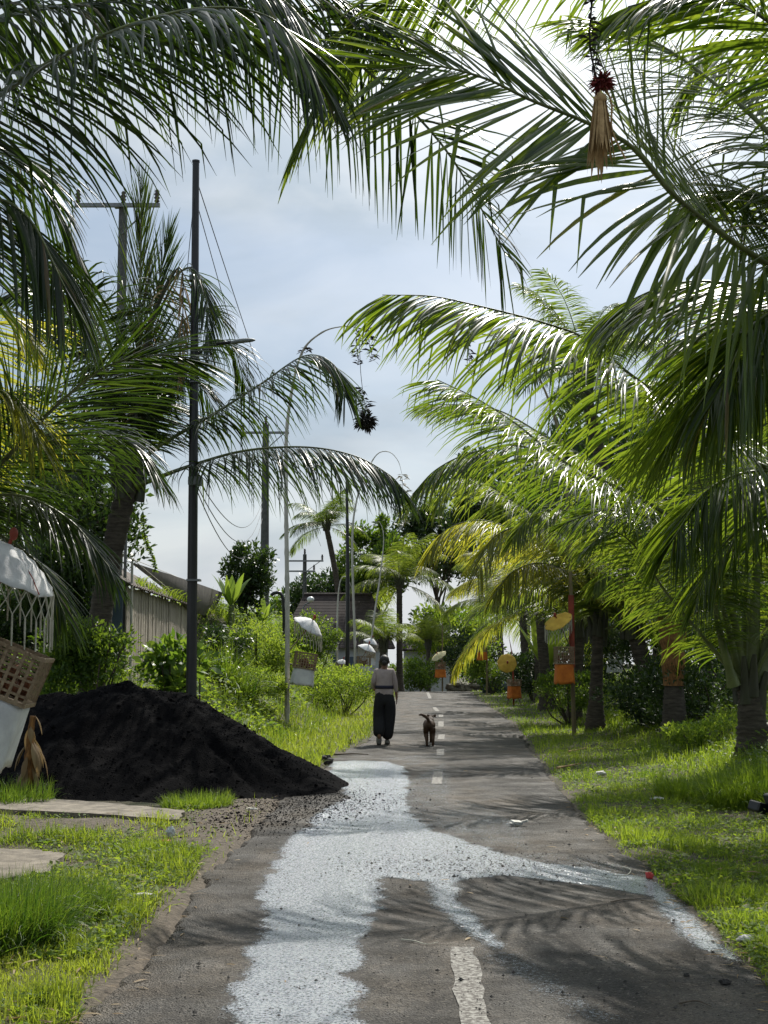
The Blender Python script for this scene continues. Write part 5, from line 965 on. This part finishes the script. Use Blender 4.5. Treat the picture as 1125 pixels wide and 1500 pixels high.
# ------------------------------------------------------------------ plank shed, houses, low wall
def quad_slab(mb, P, th, nx_=1, ny_=1, sag=0., wave=0., wn=0):
    """thick sheet between four corner points"""
    P = np.asarray(P, float); n = np.cross(P[1] - P[0], P[3] - P[0]); n = n / np.linalg.norm(n); u = np.linspace(0, 1, nx_ + 1); v = np.linspace(0, 1, ny_ + 1); U, V_ = np.meshgrid(u, v)
    g = (P[0] * ((1 - U) * (1 - V_))[..., None] + P[1] * (U * (1 - V_))[..., None] + P[2] * (U * V_)[..., None] + P[3] * ((1 - U) * V_)[..., None])
    off = wave * np.sin(U * wn * 2 * pi) - sag * 4 * U * (1 - U) - sag * 2 * V_ * (1 - V_)
    a = g + n * (off[..., None] + th / 2); b = g + n * (off[..., None] - th / 2); k = a.shape[0] * a.shape[1]; i = np.arange(k).reshape(a.shape[:2])
    Q = np.stack([i[:-1, :-1], i[:-1, 1:], i[1:, 1:], i[1:, :-1]], -1).reshape(-1, 4); mb.add(np.concatenate([a.reshape(-1, 3), b.reshape(-1, 3)]), np.concatenate([Q, Q[:, ::-1] + k]))
    e = np.concatenate([i[0, :], i[1:, -1], i[-1, -2::-1], i[-2:0:-1, 0]]); VV = np.concatenate([a.reshape(-1, 3), b.reshape(-1, 3)]); e2 = np.roll(e, -1); mb.add(VV, np.stack([e2, e, e + k, e2 + k], -1))
W0 = at(186, 858, 24.2); W1 = at(277, 892, 34.0); xA, xB = W0[0], W1[0]
org = (xA, 24.2, gz(xA, 24.2)); shed = empty('plank_shed', org, 'old plank shed with a tarpaulin covered roof on the left bank', 'shed')
mb = MB(); n = 34
for i in range(n):
    t0, t1 = i / n, (i + 1) / n - .006; y0, y1 = 24.2 + 9.8 * t0, 24.2 + 9.8 * t1; x0, x1 = xA + (xB - xA) * t0, xA + (xB - xA) * t1; o = rng.normal(0, .008); zt = 2.84 + rng.normal(0, .02)
    quad_slab(mb, [(x0 + o, y0, .1), (x1 + o, y1, .1), (x1 + o, y1, zt), (x0 + o, y0, zt)], .025)
mb.build('plank_wall', M['plank'], shed, org, smooth=False)
mb = MB(); quad_slab(mb, [(xA - .06, 24.15, .2), (xA - 1.1, 24.15, .2), (xA - 1.1, 24.15, 3.0), (xA - .06, 24.15, 2.95)], .08); mb.build('gable_wall', M['bluewall'], shed, org, smooth=False)
# corrugated sheet roof, eave over the planks, ridge inside
mb = MB(); quad_slab(mb, [(xA + .12, 24.0, 2.83), (xB + .15, 34.3, 2.83), (xB - 1.3, 34.3, 3.55), (xA - 1.2, 24.0, 3.6)], .02, 150, 1, 0, .02, 42); quad_slab(mb, [(xA - 1.22, 24.0, 3.6), (xB - 1.32, 34.3, 3.55), (xB - 2.0, 34.3, 2.9), (xA - 1.9, 24.0, 2.9)], .02, 150, 1, 0, .02, 42); mb.build('roof', M['rust_roof'], shed, org, smooth=False)
mb = MB(); quad_slab(mb, [at(188, 822, 24.6), at(326, 868, 40.0), at(303, 905, 38.0), at(276, 894, 33.6)][::1], .012, 18, 10, .10); o = mb.build('tarpaulin', M['tarp'], shed, org)
mb = MB(); quad_slab(mb, [at(280, 880, 34.5), at(326, 869, 40.2), at(316, 902, 40), at(300, 912, 38)], .008, 8, 8, -.08); mb.build('shade_net', M['shade_net'], shed, org)
mb = MB(); n = 260; t = rng.random(n); b0 = np.stack([xA + .16 + (xB - xA) * t, 24.2 + 9.6 * t, 2.86 + rng.uniform(-.02, .04, n)], -1); a = rng.uniform(0, 6.28, n)
ribbons(mb, b0, np.stack([np.cos(a) * .6, np.sin(a) * .6, np.ones(n)], -1), rng.normal(0, 1, (n, 3)), rng.uniform(.08, .3, n), .02, 4, 1.0, 'grass', 0, rng.uniform(.3, 1, n)); tag(mb.build('roof_weeds', M['weed'], org=(xA, 24.2, 2.8)), 'wisps of weed growing along the eave of the plank shed', 'weeds')
mb = MB()
for (a, c) in (((186, 818, 24.4), (262, 880, 31)), ((188, 820, 24.4), (310, 868, 38)), ((187, 810, 24.3), (202, 770, 24.3))): tube(mb, [at(*a) + [.06, 0, .02], at(*c) + [.06, 0, .02]], .007, 5)
tube(mb, [(xA + .1, 24.1, gz(xA, 24.2) - .1), (xA + .1, 24.1, at(186, 822, 24.1)[2])], .022, 8); mb.build('guy_rope', M['bamboo_pale'], shed, org)
# vine hanging from the palm behind the heap
mb = MB(); Q = catmull([at(210, 755, 21.8), at(213, 790, 21.9), at(224, 815, 22), at(228, 836, 22)], 30)[0]; ph = rng.uniform(0, 6.28, 240); bb = np.repeat(Q, 8, 0); ribbons(mb, bb, np.stack([np.cos(ph), np.sin(ph), rng.uniform(-.8, .3, 240)], -1), rng.normal(0, 1, (240, 3)), rng.uniform(.03, .07, 240), .03, 2, .3, 'leaf', 0, rng.random(240)); tube(mb, Q, .008, 5)
tag(mb.build('hanging_vine', M['weed'], org=tuple(Q[0])), 'leafy vine dangling from the dark palm in front of the sky above the shed roof', 'vine')
# tiled house
Y = 72; xa, xb = at(418, 950, Y)[0], at(566, 950, Y)[0]; g = min(gz(xa, Y), gz(xb, Y)) - .6; zt = at(500, 948, Y)[2]; zrg = at(500, 868, Y)[2]; org = ((xa + xb) / 2, Y, g + .6)
hs = empty('tiled_house', org, 'low white house under a dark brown tiled roof beyond the left bank', 'house', 'houses beyond the bank')
mb = MB(); quad_slab(mb, [(xa, Y, g), (xb, Y, g), (xb, Y, zt), (xa, Y, zt)], .15); quad_slab(mb, [(xa, Y + .1, g), (xa, Y + 6, g), (xa, Y + 6, zt), (xa, Y + .1, zt)], .15); quad_slab(mb, [(xb, Y + .1, g), (xb, Y + 6, g), (xb, Y + 6, zt), (xb, Y + .1, zt)], .15); mb.build('wall', M['plaster'], hs, org, smooth=False)
mb = MB(); e = .45; m_ = 34
for r_ in range(m_):     # courses of tiles, each lapping the one below
    t0, t1 = r_ / m_, (r_ + 1) / m_; f = lambda t: (Y - e + (3 + e) * t, zt - .05 + (zrg - zt + .05) * t); (y0, z0), (y1, z1) = f(t0), f(t1)
    quad_slab(mb, [(xa - e + 1.2 * t0, y0, z0 + .014), (xb + e - 1.2 * t0, y0, z0 + .014), (xb + e - 1.2 * t1, y1, z1), (xa - e + 1.2 * t1, y1, z1)], .03)
quad_slab(mb, [(xb + e - 1.2, Y + 3.02, zrg), (xa - e + 1.2, Y + 3.02, zrg), (xa - e, Y + 6.4, zt - .05), (xb + e, Y + 6.4, zt - .05)], .04)
for sg, xx, x2 in ((-1, xa - e, xa - e + 1.2), (1, xb + e, xb + e - 1.2)): mb.add([(xx, Y - e, zt - .05), (xx, Y + 6.4, zt - .05), (x2, Y + 3, zrg)], [[0, 1, 2]])
mb.build('roof', M['tile'], hs, org, smooth=False)
mb = MB(); tube(mb, [(xa - e + 1.2, Y + 3, zrg + .03), (xb + e - 1.2, Y + 3, zrg + .03)], .09, 8); mb.build('ridge', M['tile'], hs, org)
mb = MB(); quad_slab(mb, [at(505, 992, Y - .2), at(528, 992, Y - .2), at(528, 962, Y - .2), at(505, 962, Y - .2)], .05); mb.build('door', M['bluewall'], hs, org, smooth=False)
mb = MB(); box(mb, at(487, 966, Y - .12), (.55, .05, .45)); mb.build('window', M['bluewall'], hs, org, smooth=False)
# slanting green beam before it
p0, p1 = at(463, 948, 60), at(486, 985, 60); mb = MB(); tube(mb, [p0 + [-.1, 0, .2], p1 + [.15, 0, -.3]], .09, 6); tag(mb.build('slanting_beam', M['greentarp'], org=tuple(p1)), 'slanting dark green beam in front of the white house wall', 'beam')
# white house at the far lane end
Y = 96; xa, xb = at(594, 980, Y)[0], at(660, 980, Y)[0]; zt = at(600, 952, Y)[2]; g = gz(xa, Y) - .5; org = ((xa + xb) / 2, Y, g + .5)
h2 = empty('white_house', org, 'white walled house glimpsed beyond the lane crest behind the cream parasol shrine', 'house', 'houses beyond the bank')
mb = MB(); quad_slab(mb, [(xa, Y, g), (xb, Y, g), (xb, Y, zt), (xa, Y, zt)], .15); quad_slab(mb, [(xa, Y + .1, g), (xa, Y + 5, g), (xa, Y + 5, zt), (xa, Y + .1, zt)], .15); quad_slab(mb, [(xb, Y + .1, g), (xb, Y + 5, g), (xb, Y + 5, zt), (xb, Y + .1, zt)], .15); mb.build('wall', M['plaster'], h2, org, smooth=False)
mb = MB(); quad_slab(mb, [(xa - .5, Y - .6, zt - .02), (xb + .5, Y - .6, zt - .02), (xb - .6, Y + 2.5, zt + 1.5), (xa + .6, Y + 2.5, zt + 1.5)], .12, 1, 1); quad_slab(mb, [(xb - .6, Y + 2.52, zt + 1.5), (xa + .6, Y + 2.52, zt + 1.5), (xa - .5, Y + 5.6, zt - .02), (xb + .5, Y + 5.6, zt - .02)], .12); mb.build('roof', M['tile'], h2, org, smooth=False)
mb = MB(); quad_slab(mb, [at(612, 1008, Y - .2), at(622, 1008, Y - .2), at(622, 970, Y - .2), at(612, 970, Y - .2)], .05); mb.build('door', M['bark'], h2, org, smooth=False)
# pale sheet glimpsed between trunks on the right
p = at(897, 955, 44); mb = MB(); quad_slab(mb, [at(888, 985, 44), at(912, 985, 44), at(908, 928, 44), at(898, 925, 44)], .03, 4, 4, .03); tag(mb.build('pale_sheet', M['white_cloth'], org=tuple(p)), 'pale pointed sheet glimpsed between the ringed trunk and the thick dark trunk', 'sheet')
# low stone wall and bundle at the crest
mb = MB(); a, c = at(655, 1010, 73.5), at(722, 996, 73.5)
for i in range(60):
    t = rng.random(); x = a[0] + (c[0] - a[0]) * t; zz = gz(x, 73.5) + rng.uniform(-.1, .42 + .25 * t); sphere(mb, (x, 73.5 + rng.uniform(-.12, .12), zz), rng.uniform(.10, .2), 7, sc=(1.5, 1, .8), jit=.08)
tag(mb.build('stone_wall', M['stone'], org=(a[0], 73.5, gz(a[0], 73.5)), smooth=False), 'low mossy rubble wall beside the lane crest', 'wall')
p = at(726, 1000, 66); g = gz(p[0], 66); org = (p[0], 66, g); root = empty('covered_bundle', org, 'dark tarpaulin bundle with a teal cap beside the low rubble wall', 'bundle')
mb = MB(); sphere(mb, (p[0], 66, g + .2), .62, 16, sc=(1, .6, .75), jit=.05); mb.build('tarpaulin', M['greentarp'], root, org)
mb = MB(); sphere(mb, (p[0] - .62, 65.7, g + .55), .28, 14, sc=(1, .8, .6), jit=.03); mb.build('cap', M['teal'], root, org)

# ------------------------------------------------------------------ the walking woman and the dog
def skin(name, verts, edges, radii, m, root, org, sub=2, rootv=0):
    me = bpy.data.meshes.new(name); me.from_pydata([tuple(np.array(v) - np.array(org)) for v in verts], edges, []); me.update(); o = bpy.data.objects.new(name, me); COL.objects.link(o); o.parent = root
    sk = o.modifiers.new('skin', 'SKIN'); sk.use_smooth_shade = True; sk.branch_smoothing = .3
    for i, r in enumerate(radii): me.skin_vertices[0].data[i].radius = (r, r) if np.isscalar(r) else r; me.skin_vertices[0].data[i].use_root = (i == rootv)
    ss = o.modifiers.new('sub', 'SUBSURF'); ss.levels = sub; ss.render_levels = sub; me.materials.append(m); return o
FY = 26.7; px0 = at(563, 1000, FY)[0]; wz = float(roadz(px0, FY)); org = (px0, FY, wz); per = empty('person', org, 'woman walking away up the lane in a dusty pink shirt, dark sash and black trousers', 'person')
O = np.array(org)
def V_(x, y, z): return O + np.array([x, y, z])
# joints; +y is away from the camera
body = [V_(0, 0, .90), V_(0, .01, 1.05), V_(0, .02, 1.2), V_(0, .02, 1.33), V_(0, .02, 1.40), V_(0, .035, 1.46), V_(0, .045, 1.53), V_(0, .05, 1.59),           # 0-7 pelvis..head top
        V_(.08, 0, .86), V_(.085, .04, .48), V_(.05, .0, .10), V_(.055, .10, .04),                                                                   # 8-11 right leg
        V_(-.08, 0, .86), V_(-.09, .05, .50), V_(-.095, -.20, .17), V_(-.10, -.13, .06),                                                                # 12-15 left leg, heel lifted
        V_(.155, .01, 1.35), V_(.195, -.01, 1.13), V_(.225, .03, .92), V_(.232, .04, .85),                                                             # 16-19 right arm
        V_(-.155, .01, 1.35), V_(-.20, -.02, 1.14), V_(-.19, .14, 1.02), V_(-.17, .20, 1.0)]
ed = [(0, 1), (1, 2), (2, 3), (3, 4), (4, 5), (5, 6), (6, 7), (0, 8), (8, 9), (9, 10), (10, 11), (0, 12), (12, 13), (13, 14), (14, 15), (3, 16), (16, 17), (17, 18), (18, 19), (3, 20), (20, 21), (21, 22), (22, 23)]
rad = [(.13, .10), (.115, .085), (.13, .09), (.12, .085), .055, .052, .088, .07, .085, .055, .035, .03, .085, .055, .035, .03, .055, .04, .026, .028, .055, .04, .026, .028]
hand0 = len(body)
for k, (base_i, sgn, dn) in enumerate(((19, 1, np.array([0, .15, -1.])), (23, -1, np.array([.1, .8, -.5])))):
    dn = dn / np.linalg.norm(dn); c = body[base_i]
    for f in range(5):
        off = np.array([0, (f - 1.8) * .017, 0]); ln = (.05, .068, .075, .07, .055)[f]; a = c + off * 1.0 + dn * (.045 if f else .01); e = a + dn * ln * .55 + off * (.1 if f else 1.2); e2 = a + dn * ln + np.array([-.012 * sgn, .004, 0])
        i = len(body); body += [a, e, e2]; ed += [(base_i, i), (i, i + 1), (i + 1, i + 2)]; rad += [.009, .008, .006]
skin('body', body, ed, rad, M['skin'], per, org, 2, 0)
# hair in a knot, ears
mb = MB(); sphere(mb, V_(0, .03, 1.545), .098, 18, sc=(.95, 1.02, 1.12), jit=.008); sphere(mb, V_(0, -.065, 1.50), .05, 12, jit=.02); mb.build('hair', M['hair'], per, org)
mb = MB(); sphere(mb, V_(.094, .05, 1.52), .02, 8, sc=(.5, 1, 1.5)); sphere(mb, V_(-.094, .05, 1.52), .02, 8, sc=(.5, 1, 1.5)); mb.build('ear', M['skin'], per, org)
sh = [V_(0, 0, .83), V_(0, .005, .99), V_(0, .01, 1.18), V_(0, .015, 1.30), V_(0, .02, 1.395), V_(.15, .01, 1.355), V_(.198, -.01, 1.13), V_(.225, .028, .95), V_(-.15, .01, 1.355), V_(-.205, -.02, 1.14), V_(-.195, .12, 1.03)]
skin('shirt', sh, [(0, 1), (1, 2), (2, 3), (3, 4), (3, 5), (5, 6), (6, 7), (3, 8), (8, 9), (9, 10)], [(.215, .155), (.180, .135), (.195, .14), (.175, .125), (.066, .064), (.068, .068), (.055, .055), (.042, .042), (.068, .068), (.055, .055), (.042, .042)], M['shirt'], per, org, 2, 0)
mb = MB(); th = np.arange(28) / 28 * 2 * pi; P0 = []
for j, zz in enumerate((1.025, 1.085)): P0.append(np.stack([px0 + np.cos(th) * .160, FY + .005 + np.sin(th) * .125, wz + zz + 0 * th], -1))
P0 = [P0[0] * 1.0, P0[1]]; V = np.concatenate(P0); i = np.arange(28); mb.add(V, np.stack([i, (i + 1) % 28, (i + 1) % 28 + 28, i + 28], -1)); o = mb.build('sash', M['belt'], per, org); md = o.modifiers.new('t', 'SOLIDIFY'); md.thickness = .012; md.offset = 1
tr = [V_(0, 0, 1.06), V_(0, 0, .93), V_(.09, 0, .80), V_(.09, .03, .50), V_(.065, .0, .28), V_(.05, -.01, .07), V_(-.09, 0, .80), V_(-.095, .03, .52), V_(-.098, -.09, .30), V_(-.10, -.165, .13)]
skin('trousers', tr, [(0, 1), (1, 2), (2, 3), (3, 4), (4, 5), (1, 6), (6, 7), (7, 8), (8, 9)], [(.15, .115), (.205, .16), (.155, .15), (.13, .13), (.115, .12), (.11, .12), (.155, .15), (.13, .13), (.115, .12), (.11, .12)], M['trousers'], per, org, 2, 0)
mb = MB(); sphere(mb, V_(.055, .06, .045), .125, 14, sc=(.42, 1.05, .42)); mb.build('shoe', M['shoe'], per, org); mb = MB(); sphere(mb, V_(-.10, -.125, .085), .12, 14, sc=(.44, .62, 1.0)); mb.build('shoe', M['shoe'], per, org)
mb = MB(); sphere(mb, V_(-.10, -.155, .065), .105, 14, sc=(.38, .32, 1.0)); sphere(mb, V_(.055, .06, .015), .13, 14, sc=(.42, 1.05, .13)); mb.build('shoe_sole', M['sole'], per, org)
# dog
DY = 26.2; dx = at(629, 1090, DY)[0]; dz = float(roadz(dx, DY)); org = (dx, DY, dz); dog = empty('dog', org, 'slim dark brown dog trotting away with its tail raised beside the woman', 'dog'); O = np.array(org)
D = [V_(0, 0, .40), V_(0, .16, .385), V_(.01, .32, .375), V_(.02, .46, .40), V_(.03, .56, .46), V_(.05, .66, .50), V_(.06, .75, .485), V_(.065, .82, .47),    # 0-7 rump..muzzle
     V_(.055, -.03, .34), V_(.065, .03, .22), V_(.068, -.07, .12), V_(.062, -.05, .02), V_(.062, -.02, .012),         # 8-12 right hind
     V_(-.055, -.02, .34), V_(-.062, .05, .22), V_(-.055, -.05, .12), V_(-.045, -.06, .02), V_(-.045, -.03, .012),      # 13-17 left hind
     V_(.055, .44, .30), V_(.045, .42, .16), V_(.04, .45, .03), V_(-.045, .44, .30), V_(-.03, .5, .17), V_(-.02, .46, .05),  # 18-23 fore
     V_(-.005, -.07, .44), V_(-.035, -.11, .50), V_(-.085, -.12, .545), V_(-.145, -.12, .575), V_(-.20, -.12, .56)]    # 24-28 tail
E = [(0, 1), (1, 2), (2, 3), (3, 4), (4, 5), (5, 6), (6, 7), (0, 8), (8, 9), (9, 10), (10, 11), (11, 12), (0, 13), (13, 14), (14, 15), (15, 16), (16, 17), (3, 18), (18, 19), (19, 20), (3, 21), (21, 22), (22, 23), (0, 24), (24, 25), (25, 26), (26, 27), (27, 28)]
Rr = [.12, .12, .12, .12, .06, .055, .032, .02, .075, .048, .028, .024, .026, .075, .048, .028, .024, .026, .045, .03, .024, .045, .03, .024, .03, .03, .032, .026, .01]
skin('body', D, E, Rr, M['dog'], dog, org, 2, 0)
for sg in (-1, 1):
    mb = MB(); q = V_(.06 + sg * .05, .62, .50); tube(mb, [q, q + [sg * .014, 0, .03], q + [sg * .026, -.01, .045]], [.03, .024, .008], 8, squash=.5); mb.build('ear', M['dog'], dog, org)

# ------------------------------------------------------------------ litter
def crumple(name, label, cat, px, py, s, m, sc=(1, 1, .4), group=None, n=12):
    p = gnd(px, py); z = float(roadz(p[0], p[1])) if xl(p[1]) < p[0] < xr(p[1]) else gz(p[0], p[1]) + .03; mb = MB(); sphere(mb, (p[0], p[1], z + s * sc[2] * .6), s, n, sc=sc, jit=.16); return tag(mb.build(name, m, org=(p[0], p[1], z), smooth=False), label, cat, group)
p = gnd(758, 1213); z = float(roadz(p[0], p[1])) + .012; mb = MB(); box(mb, (p[0] - .01, p[1], z + .02), (.10, .07, .03), eul(.2, .1, .5)); box(mb, (p[0] + .055, p[1] + .01, z + .025), (.10, .035, .02), eul(.1, -.3, -.4)); sphere(mb, (p[0] - .04, p[1] - .02, z + .012), .035, 9, sc=(1.4, 1, .5), jit=.1)
tag(mb.build('crushed_wrapper', M['paper'], org=tuple(p), smooth=False), 'crushed white carton lying on the grey asphalt right of the water', 'litter')
crumple('plastic_cup', 'clear plastic cup lying in the left grass near the slab end', 'litter', 250, 1230, .05, M['plastic'], (.8, .8, 1), n=10)
crumple('wrapper', 'small reddish wrapper beside the plastic cup in the grass', 'litter', 243, 1241, .035, M['red_paper'], (1.3, 1, .4))
crumple('wrapper', 'red scrap lying at the right road edge where the water ends', 'litter', 952, 1291, .028, M['red_paper'], (1, .8, 1))
crumple('paper_scrap', 'crumpled white paper at the grass edge of the long slab', 'litter', 50, 1168, .09, M['paper'], (1.5, 1, .4))
crumple('paper_scrap', 'pale scrap in the right grass halfway up the verge', 'litter', 880, 1140, .06, M['paper'], (1.3, 1, .5))
crumple('paper_scrap', 'pale scrap in the right grass nearer the dead leaves', 'litter', 963, 1181, .05, M['paper'], (1.5, 1, .35))
crumple('paper_scrap', 'whitish scrap at the lower right road edge', 'litter', 1092, 1390, .035, M['paper'], (1.3, 1, .5))
crumple('paper_scrap', 'thin white scrap in the bare soil left of the road', 'litter', 212, 1326, .035, M['paper'], (1.8, .8, .2))
crumple('paper_scrap', 'small white chip at the toe of the grass by the heap', 'litter', 370, 1194, .03, M['paper'], (1.8, .8, .3))
crumple('clod', 'dark clod of sand on the road near the lower right edge', 'clod', 1062, 1448, .022, M['pebble'], (1.2, 1, .8), 'dark clods')
crumple('clod', 'dark clod on the grass tip between the heap and the walking woman', 'clod', 480, 1120, .085, M['pebble'], (1, 1, .9), 'dark clods')
crumple('clod', 'small brown clod right of the worn centre line', 'clod', 1006, 1436, .013, M['pebble'], (1.2, 1, .8), 'dark clods')
def twig(label, pts, r, m='twig'):
    P = [gnd(*q) for q in pts]; P = [np.array([q[0], q[1], (float(roadz(q[0], q[1])) if xl(q[1]) < q[0] < xr(q[1]) else gz(q[0], q[1]) + .03) + r + .006]) for q in P]; mb = MB(); tube(mb, catmull(P, 14)[0], np.linspace(r, r * .4, 14), 6); tag(mb.build('twig', M[m], org=tuple(P[0])), label, 'twig', 'twigs lying about')
twig('thin dark twig lying on the road below the water branch', [(895, 1328), (920, 1324), (952, 1327)], .004)
twig('forked dark twig near the lower right road edge', [(995, 1480), (1020, 1476), (1042, 1484)], .005)
twig('pale curled stem at the right end of the water', [(912, 1276), (924, 1280), (918, 1288), (900, 1288)], .005, 'string')
twig('pale wavy string on the asphalt left of the centre line', [(588, 1384), (606, 1386), (625, 1391), (642, 1388)], .004, 'string')
twig('long dark stick lying across the road before the woman', [(490, 1110), (515, 1108), (540, 1109)], .018)
twig('dark stick leaning in the grass beside the woman', [(512, 1092), (515, 1086), (518, 1080)], .03)
twig('pale dead frond stalk lying in the right grass', [(816, 1133), (838, 1130), (852, 1128)], .02, 'dried_leaf')
twig('second pale dead stalk lying in the right grass higher up', [(833, 1108), (850, 1104), (860, 1102)], .018, 'dried_leaf')
twig('thin pale cane lying by the long slab end', [(360, 1196), (370, 1193), (378, 1194)], .008, 'string')
# dark boxy thing with a pale edge at the right picture edge
p = gnd(1128, 1212); g = gz(p[0], p[1]); org = (p[0], p[1], g); root = empty('discarded_crate', org, 'black object with a pale raised edge half in the grass at the right picture edge', 'crate')
mb = MB(); box(mb, (p[0] + .12, p[1], g + .12), (.22, .25, .26), eul(0, -.3, .2)); box(mb, (p[0] - .06, p[1] + .12, g + .08), (.18, .16, .10), eul(.1, .3, .5)); o = mb.build('tub', M['blackmetal'], root, org, smooth=False); md = o.modifiers.new('b', 'BEVEL'); md.width = .02; md.segments = 3
mb = MB(); box(mb, (p[0] + .04, p[1] - .13, g + .16), (.05, .012, .24), eul(0, -.3, .2)); mb.build('rim', M['white_cloth'], root, org, smooth=False)
